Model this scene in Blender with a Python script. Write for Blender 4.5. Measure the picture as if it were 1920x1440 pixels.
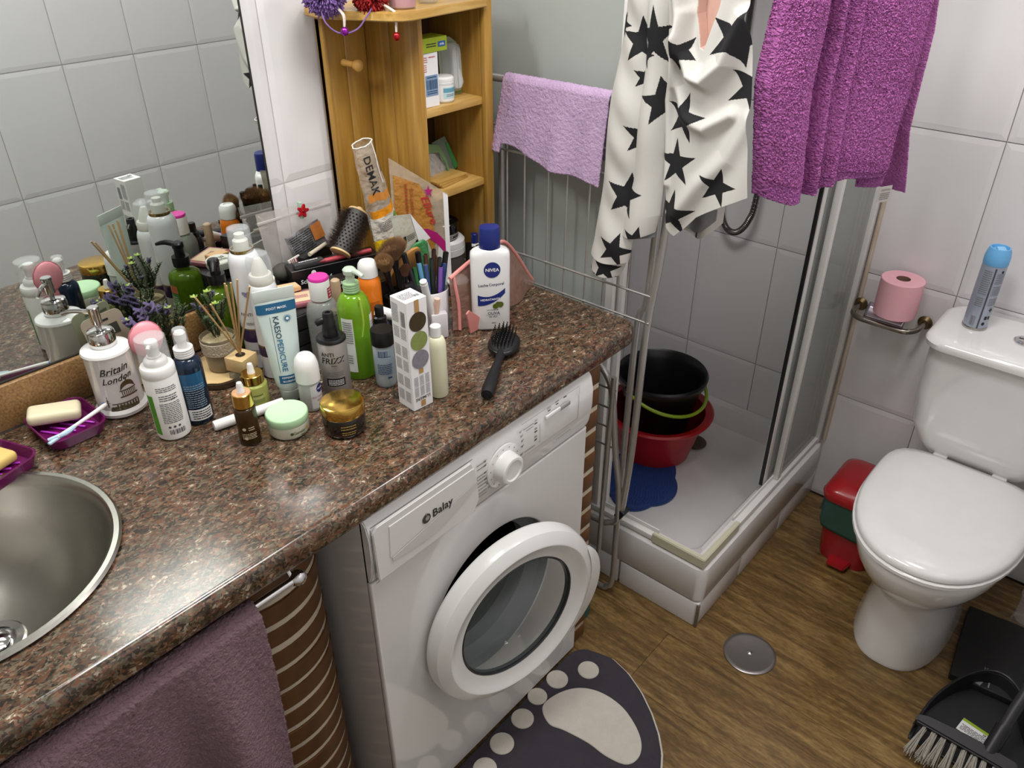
import bpy, bmesh, math, random
from mathutils import Vector, Matrix
PI = math.pi
random.seed(7)
for o in list(bpy.data.objects): bpy.data.objects.remove(o)
SC = bpy.context.scene
COL = SC.collection
# ------------------------------------------------------------------ camera, world, lights, exposure
cam = bpy.data.cameras.new('camera'); cam.lens = 28.28; cam.sensor_width = 36; cam.clip_start = .02
co = bpy.data.objects.new('camera', cam); COL.objects.link(co)
r_, u_, f_ = (.65516, -.75549, -.00276), (.40527, .34836, .84522), (.63759, .55488, -.53441)
co.matrix_world = Matrix(((r_[0], u_[0], -f_[0], -1.3104), (r_[1], u_[1], -f_[1], -1.3910), (r_[2], u_[2], -f_[2], 1.6983), (0, 0, 0, 1)))
SC.camera = co
SC.view_settings.view_transform = 'Standard'; SC.view_settings.look = 'None'
SC.view_settings.exposure = -0.12; SC.view_settings.gamma = 1; SC.view_settings.use_curve_mapping = False
w = bpy.data.worlds.new('world'); SC.world = w; w.use_nodes = True
w.node_tree.nodes['Background'].inputs[0].default_value = (.9, .92, 1, 1); w.node_tree.nodes['Background'].inputs[1].default_value = .28
def area(name, loc, size, power, col=(1, .96, .9), sy=None, rot=(0, 0, 0)):
    l = bpy.data.lights.new(name, 'AREA'); l.energy = power; l.color = col; l.size = size
    if sy: l.shape = 'RECTANGLE'; l.size_y = sy
    o = bpy.data.objects.new(name, l); COL.objects.link(o); o.location = loc; o.rotation_euler = rot
    return o
area('ceiling_light', (-.55, -.80, 2.36), .45, 17, (1, .985, .96))
area('ceiling_light', (.25, -1.15, 2.36), .25, 8, (1, .95, .96))
area('mirror_light', (-1.0, -.13, 2.1), .5, 11.5, (1, .985, .96), .06, (math.radians(-40), 0, 0))

# ------------------------------------------------------------------ helpers
def lin(h):
    if isinstance(h, str):
        h = h.lstrip('#'); c = [int(h[i:i + 2], 16) / 255 for i in (0, 2, 4)]
        return tuple((x / 12.92 if x <= .04045 else ((x + .055) / 1.055) ** 2.4) for x in c) + (1,)
    return tuple(h) + (1,)
MATS = {}
def mat(name, col='#ffffff', rough=.45, metal=0, trans=0, alpha=1, coat=0, bump=None, var=None, ior=1.45, col2=None, vscale=20, sss=0):
    """principled material with procedural colour variation (col -> col2 by noise) and optional noise bump"""
    if name in MATS: return MATS[name]
    m = bpy.data.materials.new(name); m.use_nodes = True; nt = m.node_tree; b = nt.nodes['Principled BSDF']
    c = lin(col)
    b.inputs['Base Color'].default_value = c; b.inputs['Roughness'].default_value = rough; b.inputs['Metallic'].default_value = metal
    b.inputs['Transmission Weight'].default_value = trans; b.inputs['Alpha'].default_value = alpha; b.inputs['IOR'].default_value = ior
    b.inputs['Coat Weight'].default_value = coat; b.inputs['Coat Roughness'].default_value = .05
    if sss: b.inputs['Subsurface Weight'].default_value = sss; b.inputs['Subsurface Radius'].default_value = (.01, .01, .01)
    tc = nt.nodes.new('ShaderNodeTexCoord')
    n = nt.nodes.new('ShaderNodeTexNoise'); n.inputs['Scale'].default_value = vscale; n.inputs['Detail'].default_value = 4
    nt.links.new(tc.outputs['Object'], n.inputs['Vector'])
    mx = nt.nodes.new('ShaderNodeMix'); mx.data_type = 'RGBA'
    mx.inputs[6].default_value = c
    mx.inputs[7].default_value = lin(col2) if col2 else tuple(x * .93 for x in c[:3]) + (1,)
    nt.links.new(n.outputs['Fac'], mx.inputs[0]); nt.links.new(mx.outputs[2], b.inputs['Base Color'])
    if bump:
        n2 = nt.nodes.new('ShaderNodeTexNoise'); n2.inputs['Scale'].default_value = bump[0]; n2.inputs['Detail'].default_value = 3
        nt.links.new(tc.outputs['Object'], n2.inputs['Vector'])
        bp = nt.nodes.new('ShaderNodeBump'); bp.inputs['Strength'].default_value = bump[1]; bp.inputs['Distance'].default_value = bump[2] if len(bump) > 2 else .002
        nt.links.new(n2.outputs['Fac'], bp.inputs['Height']); nt.links.new(bp.outputs['Normal'], b.inputs['Normal'])
    MATS[name] = m
    return m
def link(name, me, m, parent=None, loc=(0, 0, 0), rot=(0, 0, 0), kind=None, smooth=35):
    if m is not None:
        for mm in (m if isinstance(m, (list, tuple)) else [m]): me.materials.append(mm)
    if smooth and len(me.polygons):
        me.shade_smooth(); me.set_sharp_from_angle(angle=math.radians(smooth))
    o = bpy.data.objects.new(name, me); COL.objects.link(o); o.parent = parent; o.location = loc; o.rotation_euler = rot
    if kind: o['kind'] = kind
    return o
def thing(name, label, cat, loc=(0, 0, 0), rz=0, group=None, rot=None):
    o = bpy.data.objects.new(name, None); COL.objects.link(o); o.empty_display_size = .02
    o.location = loc; o.rotation_euler = rot if rot else (0, 0, rz)
    o['label'] = label; o['category'] = cat
    if group: o['group'] = group
    return o
def tag(o, label, cat, group=None):
    o['label'] = label; o['category'] = cat
    if group: o['group'] = group
    return o
def mesh(name, v, f):
    me = bpy.data.meshes.new(name); me.from_pydata([tuple(p) for p in v], [], f); me.update(); return me
def lathe_me(prof, seg=40, sx=1, sy=1, power=2, caps=True):
    """surface of revolution; power>2 squares the section off (superellipse)"""
    v, f = [], []
    for r, z in prof:
        for i in range(seg):
            a = 2 * PI * i / seg; c, s = math.cos(a), math.sin(a)
            if power != 2:
                k = (abs(c) ** power + abs(s) ** power) ** (-1 / power)
                c, s = c * k, s * k
            v.append((r * c * sx, r * s * sy, z))
    n = len(prof)
    for j in range(n - 1):
        for i in range(seg):
            a, b = j * seg + i, j * seg + (i + 1) % seg
            f.append((a, b, b + seg, a + seg))
    if prof[0] == prof[-1]: caps = False
    if caps and prof[0][0] > 1e-5: f.append(tuple(reversed(range(seg))))
    if caps and prof[-1][0] > 1e-5: f.append(tuple(range((n - 1) * seg, n * seg)))
    return mesh('lathe', v, f)
def L(parent, name, prof, m, loc=(0, 0, 0), rot=(0, 0, 0), seg=40, sx=1, sy=1, power=2, smooth=35, opened=False):
    me = lathe_me(prof, seg, sx, sy, power, not opened)
    return link(name, me, m, parent, loc, rot, smooth=smooth)
def box_me(sx, sy, sz, bev=0, seg=2, z0=0):
    bm = bmesh.new(); bmesh.ops.create_cube(bm, size=1)
    for v in bm.verts: v.co = Vector((v.co.x * sx, v.co.y * sy, (v.co.z + .5) * sz + z0))
    if bev: bmesh.ops.bevel(bm, geom=bm.edges[:], offset=bev, segments=seg, affect='EDGES', profile=.5)
    me = bpy.data.meshes.new('box'); bm.to_mesh(me); bm.free(); return me
def B(parent, name, size, m, loc=(0, 0, 0), rot=(0, 0, 0), bev=.001, seg=2, kind=None):
    """box, origin at the middle of its underside"""
    return link(name, box_me(*size, bev, seg), m, parent, loc, rot, kind=kind)
def tube_me(pts, rad, seg=10, smooth=0, closed=False):
    P = [Vector(p) for p in pts]
    if smooth:
        Q = []; n = len(P)
        for i in range(n - (0 if closed else 1)):
            p0 = P[(i - 1) % n] if closed or i else P[0]; p1 = P[i]; p2 = P[(i + 1) % n]; p3 = P[(i + 2) % n] if closed or i + 2 < n else P[-1]
            for k in range(smooth):
                t = k / smooth
                Q.append(.5 * ((2 * p1) + (-p0 + p2) * t + (2 * p0 - 5 * p1 + 4 * p2 - p3) * t * t + (-p0 + 3 * p1 - 3 * p2 + p3) * t ** 3))
        if not closed: Q.append(P[-1])
        if isinstance(rad, (list, tuple)):
            R = []
            for i in range(len(Q)):
                x = i / smooth; j = min(int(x), len(rad) - 2); R.append(rad[j] + (rad[j + 1] - rad[j]) * (x - j))
            rad = R
        P = Q
    n = len(P); v, f = [], []; up = None
    for i, p in enumerate(P):
        a = P[(i - 1) % n] if closed or i else p; b = P[(i + 1) % n] if closed or i < n - 1 else p
        t = (b - a).normalized()
        if up is None:
            up = Vector((0, 0, 1)) if abs(t.z) < .9 else Vector((1, 0, 0))
        x = t.cross(up).normalized(); y = x.cross(t).normalized(); up = y
        rr = rad[min(i, len(rad) - 1)] if isinstance(rad, (list, tuple)) else rad
        for k in range(seg):
            an = 2 * PI * k / seg; v.append(p + x * (rr * math.cos(an)) + y * (rr * math.sin(an)))
    for i in range(n if closed else n - 1):
        for k in range(seg):
            a = i * seg + k; b = i * seg + (k + 1) % seg; c = ((i + 1) % n) * seg + (k + 1) % seg; d = ((i + 1) % n) * seg + k
            f.append((a, d, c, b))
    if not closed: f.append(tuple(range(seg))); f.append(tuple(reversed(range((n - 1) * seg, n * seg))))
    return mesh('tube', v, f)
def T(parent, name, pts, rad, m, seg=10, smooth=0, closed=False, loc=(0, 0, 0), kind=None):
    return link(name, tube_me(pts, rad, seg, smooth, closed), m, parent, loc, kind=kind)
def arc(c, r, a0, a1, n, ax='xz'):
    out = []
    for i in range(n + 1):
        a = math.radians(a0 + (a1 - a0) * i / n); p, q = r * math.cos(a), r * math.sin(a)
        out.append({'xz': (c[0] + p, c[1], c[2] + q), 'xy': (c[0] + p, c[1] + q, c[2]), 'yz': (c[0], c[1] + p, c[2] + q)}[ax])
    return out
def prism_me(poly, h, axis='z', bev=0):
    """polygon (2D) extruded by h along axis: z -> (x,y), y -> (x,z) facing -y from y=0 back to y=h, x -> (y,z)"""
    bm = bmesh.new()
    pos = {'z': lambda p, k: (p[0], p[1], k), 'y': lambda p, k: (p[0], k, p[1]), 'x': lambda p, k: (k, p[0], p[1])}[axis]
    vs = [bm.verts.new(pos(p, 0)) for p in poly]; fc = bm.faces.new(vs)
    r = bmesh.ops.extrude_face_region(bm, geom=[fc], use_keep_orig=True); d = {'z': (0, 0, h), 'y': (0, h, 0), 'x': (h, 0, 0)}[axis]
    bmesh.ops.translate(bm, verts=[g for g in r['geom'] if isinstance(g, bmesh.types.BMVert)], vec=d)
    bmesh.ops.recalc_face_normals(bm, faces=bm.faces)
    if bev: bmesh.ops.bevel(bm, geom=bm.edges[:], offset=bev, segments=2, affect='EDGES')
    me = bpy.data.meshes.new('prism'); bm.to_mesh(me); bm.free(); return me
FONT = {}
def text_polys(s, size, align='CENTER', shear=0):
    cu = bpy.data.curves.new('t', 'FONT'); cu.body = s; cu.size = size; cu.align_x = align; cu.align_y = 'CENTER'; cu.shear = shear; cu.resolution_u = 2
    cu.offset = size * .012
    o = bpy.data.objects.new('t', cu); COL.objects.link(o)
    dg = bpy.context.evaluated_depsgraph_get(); me = o.evaluated_get(dg).to_mesh()
    v = [tuple(p.co) for p in me.vertices]; f = [tuple(p.vertices) for p in me.polygons]
    o.evaluated_get(dg).to_mesh_clear(); bpy.data.objects.remove(o); bpy.data.curves.remove(cu)
    return v, f
def prints(parent, name, specs, m, radius=None, loc=(0, 0, 0), rot=(0, 0, 0), eps=.0004):
    """flat print on a face that looks along -Y (or wrapped on a cylinder of that radius).
    ('t',text,size,x,z[,turn_deg[,shear]])  ('b',x,z,w,h)  ('c',x,z,r)  ('l',x,z,w,h,rows) lines of small type  ('s',x,z,r,points) star  ('p',[(x,z)...]) polygon"""
    V, F = [], []
    def add(v, f):
        k = len(V); V.extend(v); F.extend([tuple(i + k for i in q) for q in f])
    def bar(x, z, w_, h_):
        n = max(1, int(w_ / .003)) if radius else 1
        v = [];
        for i in range(n + 1):
            xx = x - w_ / 2 + w_ * i / n; v += [(xx, z - h_ / 2), (xx, z + h_ / 2)]
        add(v, [(2 * i, 2 * i + 2, 2 * i + 3, 2 * i + 1) for i in range(n)])
    rnd = random.Random(len(specs) * 13 + 5)
    for s in specs:
        k = s[0]
        if k == 't':
            v, f = text_polys(s[1], s[2], shear=s[6] if len(s) > 6 else 0); a = math.radians(s[5]) if len(s) > 5 else 0
            add([(s[3] + x * math.cos(a) - y * math.sin(a), s[4] + x * math.sin(a) + y * math.cos(a)) for x, y, z in v], f)
        elif k == 'b': bar(*s[1:])
        elif k == 'c':
            n = 28; add([(s[1] + s[3] * math.cos(2 * PI * i / n), s[2] + s[3] * math.sin(2 * PI * i / n)) for i in range(n)] + [(s[1], s[2])], [(i, (i + 1) % n, n) for i in range(n)])
        elif k == 's':
            n = s[4]; add([(s[1] + (s[3] if i % 2 == 0 else s[3] * .4) * math.cos(PI * i / n + PI / 2), s[2] + (s[3] if i % 2 == 0 else s[3] * .4) * math.sin(PI * i / n + PI / 2)) for i in range(2 * n)] + [(s[1], s[2])], [(i, (i + 1) % (2 * n), 2 * n) for i in range(2 * n)])
        elif k == 'p':
            n = len(s[1]); cx = sum(p[0] for p in s[1]) / n; cz = sum(p[1] for p in s[1]) / n
            add(list(s[1]) + [(cx, cz)], [(i, (i + 1) % n, n) for i in range(n)])
        elif k == 'l':
            x, z, w_, h_, n = s[1:6]
            for i in range(n):
                zz = z + h_ / 2 - h_ * (i + .5) / n; x0 = x - w_ / 2
                while x0 < x + w_ / 2 - w_ * .05:
                    ww = min(rnd.uniform(.06, .22) * w_, x + w_ / 2 - x0); bar(x0 + ww / 2, zz, ww, h_ / n * .42); x0 += ww + w_ * .025
        elif k == 'bar':  # bar code
            x, z, w_, h_ = s[1:5]; x0 = x - w_ / 2
            while x0 < x + w_ / 2:
                ww = rnd.choice((.0006, .0011, .0016)); bar(x0, z, ww, h_); x0 += ww + rnd.choice((.0008, .0013))
    if radius:
        R = radius + eps; P = [(R * math.sin(x / R), -R * math.cos(x / R), z) for x, z in V]
    else: P = [(x, -eps, z) for x, z in V]
    me = mesh('print', P, F)
    return link(name, me, m, parent, loc, rot, smooth=0)
def patch(parent, name, w_, z0, z1, radius, m, x0=0, eps=.0002, loc=(0, 0, 0)):
    """a label wrapped on a cylinder"""
    n = max(6, int(w_ / .003)); R = radius + eps; v, f = [], []
    for i in range(n + 1):
        a = (x0 - w_ / 2 + w_ * i / n) / R; v += [(R * math.sin(a), -R * math.cos(a), z0), (R * math.sin(a), -R * math.cos(a), z1)]
    f = [(2 * i, 2 * i + 2, 2 * i + 3, 2 * i + 1) for i in range(n)]
    return link(name, mesh('patch', v, f), m, parent, loc)
def noise3(x, y, z=0):
    return (math.sin(x * 12.98 + y * 4.1 + z * 7.7) + math.sin(x * 5.3 - y * 9.7 + 1.3) + math.sin(y * 17.2 + x * 2.2 + z)) / 3
def grid(name, nu, nv, fn, m, parent=None, thick=0, pile=0, matfn=None, kind=None, loc=(0, 0, 0), rot=(0, 0, 0)):
    v, f = [], []
    for j in range(nv + 1):
        for i in range(nu + 1): v.append(Vector(fn(i / nu, j / nv)))
    for j in range(nv):
        for i in range(nu):
            a = j * (nu + 1) + i; f.append((a, a + 1, a + nu + 2, a + nu + 1))
    me = mesh(name, v, f)
    if pile:
        nm = [Vector(q.normal) for q in me.vertices]
        for q, n_ in zip(me.vertices, nm): q.co = q.co + n_ * random.uniform(-pile, pile) + Vector((random.uniform(-1, 1), random.uniform(-1, 1), random.uniform(-1, 1))) * pile * .5
    if matfn:
        for p in me.polygons:
            j, i = divmod(p.index, nu); p.material_index = matfn((i + .5) / nu, (j + .5) / nv, p.center)
    o = link(name, me, m, parent, loc, rot, kind=kind, smooth=60)
    if thick:
        s = o.modifiers.new('thickness', 'SOLIDIFY'); s.thickness = thick; s.offset = 0
    return o
def poly_at(pts, t):
    x = t * (len(pts) - 1); i = min(int(x), len(pts) - 2); k = x - i
    return tuple(a + (b - a) * k for a, b in zip(pts[i], pts[i + 1]))

# ------------------------------------------------------------------ materials
white_gl = mat('white_plastic', '#e4e4e2', .28, coat=.3)
white_mt = mat('white_satin_plastic', '#e9e9e6', .42)
black_pl = mat('black_plastic', '#0d0d0f', .35)
black_rb = mat('black_rubber', '#101012', .6)
chrome = mat('chrome', '#d8d8d8', .09, 1)
steel = mat('brushed_steel', '#b9b7b0', .27, 1, bump=(60, .05), col2='#a5a39c')
wire_m = mat('zinc_tube', '#bfbebb', .28, .7, col2='#b2b0ac')
gold = mat('gold_metal', '#d9b25a', .16, 1)
clear = mat('clear_plastic', '#f4f6f7', .05, alpha=.14)
clear2 = mat('cloudy_plastic', '#e8ecec', .25, alpha=.45)
tile_m = mat('glazed_tile', '#e3e2e2', .12, coat=.25, col2='#dddbdc', vscale=3)
grout = mat('grout', '#b9b4b2', .8)
ceramic = mat('white_ceramic', '#dddcda', .1, coat=.5, col2='#e2e1df')
alum = mat('white_enamel_aluminium', '#e4e3e0', .3)
ink = mat('black_ink', '#1a1a1c', .5)
grey_ink = mat('grey_ink', '#77777a', .5)
white_ink = mat('white_ink', '#f2f2f2', .5)
navy = mat('navy_blue', '#1c2a70', .35)
teal_ink = mat('teal_ink', '#1f5f86', .45)
brown_ink = mat('brown_ink', '#6a5637', .6, col2='#3c3224', vscale=120)
def ramp_mat(name, stops, scale, rough, kind='noise', bumpy=0, stretch=(1, 1, 1), coat=0, detail=6, bscale=None, distort=0):
    m = bpy.data.materials.new(name); m.use_nodes = True; nt = m.node_tree; b = nt.nodes['Principled BSDF']
    tc = nt.nodes.new('ShaderNodeTexCoord'); mp = nt.nodes.new('ShaderNodeMapping'); mp.inputs['Scale'].default_value = stretch
    nt.links.new(tc.outputs['Object'], mp.inputs[0])
    n = nt.nodes.new('ShaderNodeTexNoise'); n.inputs['Scale'].default_value = scale; n.inputs['Detail'].default_value = detail; n.inputs['Distortion'].default_value = distort
    nt.links.new(mp.outputs[0], n.inputs['Vector'])
    cr = nt.nodes.new('ShaderNodeValToRGB'); e = cr.color_ramp.elements
    e[0].position = stops[0][0]; e[0].color = lin(stops[0][1]); e[1].position = stops[-1][0]; e[1].color = lin(stops[-1][1])
    for p, c in stops[1:-1]: q = e.new(p); q.color = lin(c)
    nt.links.new(n.outputs['Fac'], cr.inputs[0]); nt.links.new(cr.outputs[0], b.inputs['Base Color'])
    b.inputs['Roughness'].default_value = rough; b.inputs['Coat Weight'].default_value = coat; b.inputs['Coat Roughness'].default_value = .08
    if bumpy:
        bp = nt.nodes.new('ShaderNodeBump'); bp.inputs['Strength'].default_value = bumpy; bp.inputs['Distance'].default_value = .001
        nt.links.new(n.outputs['Fac'], bp.inputs['Height']); nt.links.new(bp.outputs[0], b.inputs['Normal'])
    return m, nt, cr, mp, n
# granite: grains from a distorted voronoi, each grain with its own colour, over a soft large-scale drift
granite = bpy.data.materials.new('brown_red_granite'); granite.use_nodes = True; nt = granite.node_tree; b = nt.nodes['Principled BSDF']
tc = nt.nodes.new('ShaderNodeTexCoord'); nz = nt.nodes.new('ShaderNodeTexNoise'); nz.inputs['Scale'].default_value = 55; nz.inputs['Detail'].default_value = 5
mp = nt.nodes.new('ShaderNodeMapping'); mp.inputs['Scale'].default_value = (1, 1.5, 1.2); mp.inputs['Rotation'].default_value = (0, 0, .5)
nt.links.new(tc.outputs['Object'], mp.inputs[0]); nt.links.new(mp.outputs[0], nz.inputs['Vector'])
mxv = nt.nodes.new('ShaderNodeMix'); mxv.data_type = 'VECTOR'; mxv.inputs[0].default_value = .035
nt.links.new(mp.outputs[0], mxv.inputs[4]); nt.links.new(nz.outputs['Color'], mxv.inputs[5])
vo = nt.nodes.new('ShaderNodeTexVoronoi'); vo.inputs['Scale'].default_value = 195; nt.links.new(mxv.outputs[1], vo.inputs['Vector'])
sp = nt.nodes.new('ShaderNodeSeparateColor'); nt.links.new(vo.outputs['Color'], sp.inputs[0])
nb = nt.nodes.new('ShaderNodeTexNoise'); nb.inputs['Scale'].default_value = 38; nb.inputs['Detail'].default_value = 5; nt.links.new(mp.outputs[0], nb.inputs['Vector'])
ad = nt.nodes.new('ShaderNodeMath'); ad.operation = 'MULTIPLY_ADD'; ad.inputs[1].default_value = .62; nt.links.new(sp.outputs[0], ad.inputs[0])
m2 = nt.nodes.new('ShaderNodeMath'); m2.operation = 'MULTIPLY_ADD'; m2.inputs[1].default_value = .9; m2.inputs[2].default_value = -.24; nt.links.new(nb.outputs['Fac'], m2.inputs[0]); nt.links.new(m2.outputs[0], ad.inputs[2])
cr = nt.nodes.new('ShaderNodeValToRGB'); e = cr.color_ramp.elements; e[0].position = 0; e[0].color = lin('#211b17'); e[1].position = 1; e[1].color = lin('#c3bba9')
for p, c in ((.24, '#2b231b'), (.36, '#3f352a'), (.45, '#52392a'), (.54, '#66402e'), (.62, '#4c4538'), (.72, '#66604f'), (.82, '#78543f'), (.93, '#9a917f')): q = e.new(p); q.color = lin(c)
nt.links.new(ad.outputs[0], cr.inputs[0]); nt.links.new(cr.outputs[0], b.inputs['Base Color'])
b.inputs['Roughness'].default_value = .17; b.inputs['Coat Weight'].default_value = .1; b.inputs['Coat Roughness'].default_value = .2
board_m = ramp_mat('brown_composite_board', [(.3, '#6b4c2c'), (.5, '#8a683f'), (.7, '#a17d50')], 240, .5, bumpy=.3, coat=.1)[0]
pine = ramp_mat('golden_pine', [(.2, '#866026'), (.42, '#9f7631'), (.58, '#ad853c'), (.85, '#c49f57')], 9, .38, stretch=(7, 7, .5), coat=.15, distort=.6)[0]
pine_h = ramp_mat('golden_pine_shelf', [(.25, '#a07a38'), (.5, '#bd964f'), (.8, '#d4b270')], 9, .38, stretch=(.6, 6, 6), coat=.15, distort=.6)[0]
floor_m = ramp_mat('oak_laminate', [(.22, '#46341b'), (.38, '#5d4727'), (.5, '#6f5631'), (.62, '#81673e'), (.8, '#987d4f')], 7, .32, stretch=(6, .8, 1), bumpy=.25, distort=1.0, detail=9)
floor_m, fnt, fcr, fmp, fn_ = floor_m
fn2 = fnt.nodes.new('ShaderNodeTexNoise'); fn2.inputs['Scale'].default_value = 60; fn2.inputs['Detail'].default_value = 5
fm2 = fnt.nodes.new('ShaderNodeMapping'); fm2.inputs['Scale'].default_value = (3.5, .9, 1); ftc = fnt.nodes.new('ShaderNodeTexCoord')
fnt.links.new(ftc.outputs['Object'], fm2.inputs[0]); fnt.links.new(fm2.outputs[0], fn2.inputs['Vector'])
fmm = fnt.nodes.new('ShaderNodeMix'); fmm.data_type = 'RGBA'; fmm.blend_type = 'OVERLAY'; fmm.inputs[0].default_value = .75
fnt.links.new(fcr.outputs[0], fmm.inputs[6]); fnt.links.new(fn2.outputs['Fac'], fmm.inputs[7]); fnt.links.new(fmm.outputs[2], fnt.nodes['Principled BSDF'].inputs['Base Color'])
brick_m = ramp_mat('brown_glazed_brick', [(.3, '#4a2d10'), (.55, '#603d1a'), (.8, '#724e26')], 14, .5, bumpy=.2)[0]
mortar_m = mat('mortar', '#cfc4b0', .85, bump=(90, .5), col2='#a89c88')

# ------------------------------------------------------------------ room shell
XF, XL, YO, ZC = .86, -2.25, -1.58, 2.4
TW, TH, TZ = .2475, .3969, -.019
def struct(name, me, m, **k): return link(name, me, m, kind='structure', **k)
floor = struct('floor', box_me(XF - XL + .2, -YO + .2, .02, z0=-.022), mat('subfloor', '#2a1c0e', .8)); floor.location = ((XF + XL) / 2, YO / 2, 0)
# planks 0.19 wide running along y, end joints at y given per row
PW = .2
def plank_me(w_, l_):
    return box_me(w_ - .0008, l_ - .0008, .006, .0006, 1, z0=-.006)
pk = plank_me(PW, 1.2)
x = -2.147 - .0; row = 0
while x < XF:
    ends = [-.75 - 1.2 * ((row * 37 % 100) / 100.0)] if row % 1 == 0 else []
    y0 = {10: -.752}.get(row, -.752 - ((row * .43) % 1.2) + .4)
    for k in range(-2, 3):
        ya, yb = y0 + k * 1.2, y0 + (k + 1) * 1.2
        ya, yb = max(ya, YO), min(yb, 0)
        xa, xb = max(x, XL), min(x + PW, XF)
        if yb - ya < .05 or xb - xa < .02: continue
        o = link('plank', pk if (abs(yb - ya - 1.2) < 1e-4 and abs(xb - xa - PW) < 1e-4) else plank_me(xb - xa, yb - ya), None if False else floor_m, floor)
        if len(o.data.materials) > 1:
            while len(o.data.materials) > 1: o.data.materials.pop()
        o.location = ((xa + xb) / 2 - floor.location.x, (ya + yb) / 2 - floor.location.y, 0)
    x += PW; row += 1
TILES = {}
def tile_me(w_, h_):
    k = (round(w_, 4), round(h_, 4))
    if k not in TILES:
        g = .0012; a, c, d, t = w_ / 2 - g, h_ / 2 - g, .014, .0016
        v = [(-a, 0, -c), (a, 0, -c), (a, 0, c), (-a, 0, c), (-a, -.005, -c), (a, -.005, -c), (a, -.005, c), (-a, -.005, c),
             (-a + d, -.005 - t, -c + d), (a - d, -.005 - t, -c + d), (a - d, -.005 - t, c - d), (-a + d, -.005 - t, c - d)]
        f = [(0, 1, 5, 4), (1, 2, 6, 5), (2, 3, 7, 6), (3, 0, 4, 7), (4, 5, 9, 8), (5, 6, 10, 9), (6, 7, 11, 10), (7, 4, 8, 11), (8, 9, 10, 11)]
        me = mesh('tile', v, f); me.materials.append(tile_m); TILES[k] = me
    return TILES[k]
def tiled(wall, a0, a1, j0, z0, z1, place, skip=None):
    """tiles as parts of a wall: a = coordinate along the wall, j0 = one joint position"""
    n0 = math.floor((a0 - j0) / TW); a = j0 + n0 * TW
    while a < a1 - .01:
        z = TZ
        while z < z1 - .01:
            xa, xb, za, zb = max(a, a0), min(a + TW, a1), max(z, z0), min(z + TH, z1)
            if xb - xa > .015 and zb - za > .015 and not (skip and skip(xa, xb, za, zb)):
                o = bpy.data.objects.new('tile', tile_me(xb - xa, zb - za)); COL.objects.link(o); o.parent = wall
                place(o, (xa + xb) / 2, (za + zb) / 2)
            z += TH
        a += TW
wf = struct('wall_far', box_me(.06, -YO + .1, ZC, z0=0), grout); wf.location = (XF + .036, YO / 2, 0)
def pf(o, a, z): o.location = (-.03, a - YO / 2, z); o.rotation_euler = (0, 0, -PI / 2)
tiled(wf, YO, 0, -.5317, 0, ZC, pf)
wm_ = struct('wall_mirror_side', box_me(XF - XL, .06, ZC), grout); wm_.location = ((XF + XL) / 2, .036, 0)
def pm(o, a, z): o.location = (a - (XF + XL) / 2, -.03 + .005, z)
tiled(wm_, -1.2, XF, -.408, 0, ZC, pm, skip=lambda xa, xb, za, zb: zb < .86 and xb < -.05)
wo = struct('wall_opposite', box_me(XF - XL, .06, ZC), grout); wo.location = ((XF + XL) / 2, YO - .036, 0)
def po(o, a, z): o.location = (-(a - (XF + XL) / 2) * -1, .03, z); o.rotation_euler = (0, 0, PI)
tiled(wo, XL, XF, -.16, 0, ZC, po)
wl = struct('wall_left', box_me(.06, -YO + .1, ZC), mat('cream_plaster', '#d9d4cc', .7)); wl.location = (XL - .03, YO / 2, 0)
cl = struct('ceiling', box_me(XF - XL + .1, -YO + .1, .04), mat('ceiling_paint', '#e6e4e0', .8)); cl.location = ((XF + XL) / 2, YO / 2, ZC)
# stained silicone joint beside the shower frame
sil = T(None, 'trim_1', [(.855, -.795, .21), (.855, -.795, 2.0)], .006, mat('stained_silicone', '#d3cbc0', .6, col2='#b39c7c', vscale=14), seg=8); sil['kind'] = 'structure'

# ------------------------------------------------------------------ mirror, backsplash, worktop
mir = thing('mirror', 'frameless wall mirror above the granite worktop, reflecting grey tiles and bottles', 'mirror', (-1.35, 0, .985))
link('mirror_glass', box_me(1.806, .004, 1.2, 0), mat('silvered_glass', '#d6dbd7', .015, 1, col2='#d2d8d4'), mir, (0, .003, 0), smooth=0)
link('backing', box_me(1.81, .003, 1.203, 0), mat('mirror_edge', '#2b2622', .6), mir, (0, .0068, -.001), smooth=0)
link('edge_strip', box_me(.003, .0075, 1.203, 0), mat('mirror_edge', '#2b2622', .6), mir, (.9045, .0035, 0), smooth=0)
link('edge_strip', box_me(1.81, .006, .0025, 0), mat('mirror_edge', '#2b2622', .6), mir, (0, .002, -.0028), smooth=0)
bs = tag(B(None, 'backsplash', (1.83, .016, .081), board_m, (-1.345, -.001, .9005), bev=.004), 'speckled brown board strip between worktop and mirror', 'backsplash')
def ring_slab(outer, holes, z0, z1, m, name, parent=None, bev=.0):
    """flat slab with rounded edges and round holes, built from a filled 2D curve"""
    cu = bpy.data.curves.new('slab', 'CURVE'); cu.dimensions = '2D'; cu.fill_mode = 'BOTH'
    th = (z1 - z0); cu.extrude = th / 2 - bev; cu.bevel_depth = bev; cu.bevel_resolution = 4; cu.offset = -bev
    for pts in [outer] + holes:
        s = cu.splines.new('POLY'); s.points.add(len(pts) - 1); s.use_cyclic_u = True
        for p, q in zip(s.points, pts): p.co = (q[0], q[1], 0, 1)
    o = bpy.data.objects.new('slab', cu); COL.objects.link(o)
    dg = bpy.context.evaluated_depsgraph_get(); me = bpy.data.meshes.new_from_object(o.evaluated_get(dg)); bpy.data.objects.remove(o)
    me.materials.clear()
    for v in me.vertices: v.co.z += (z0 + z1) / 2
    return link(name, me, m, parent)
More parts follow.
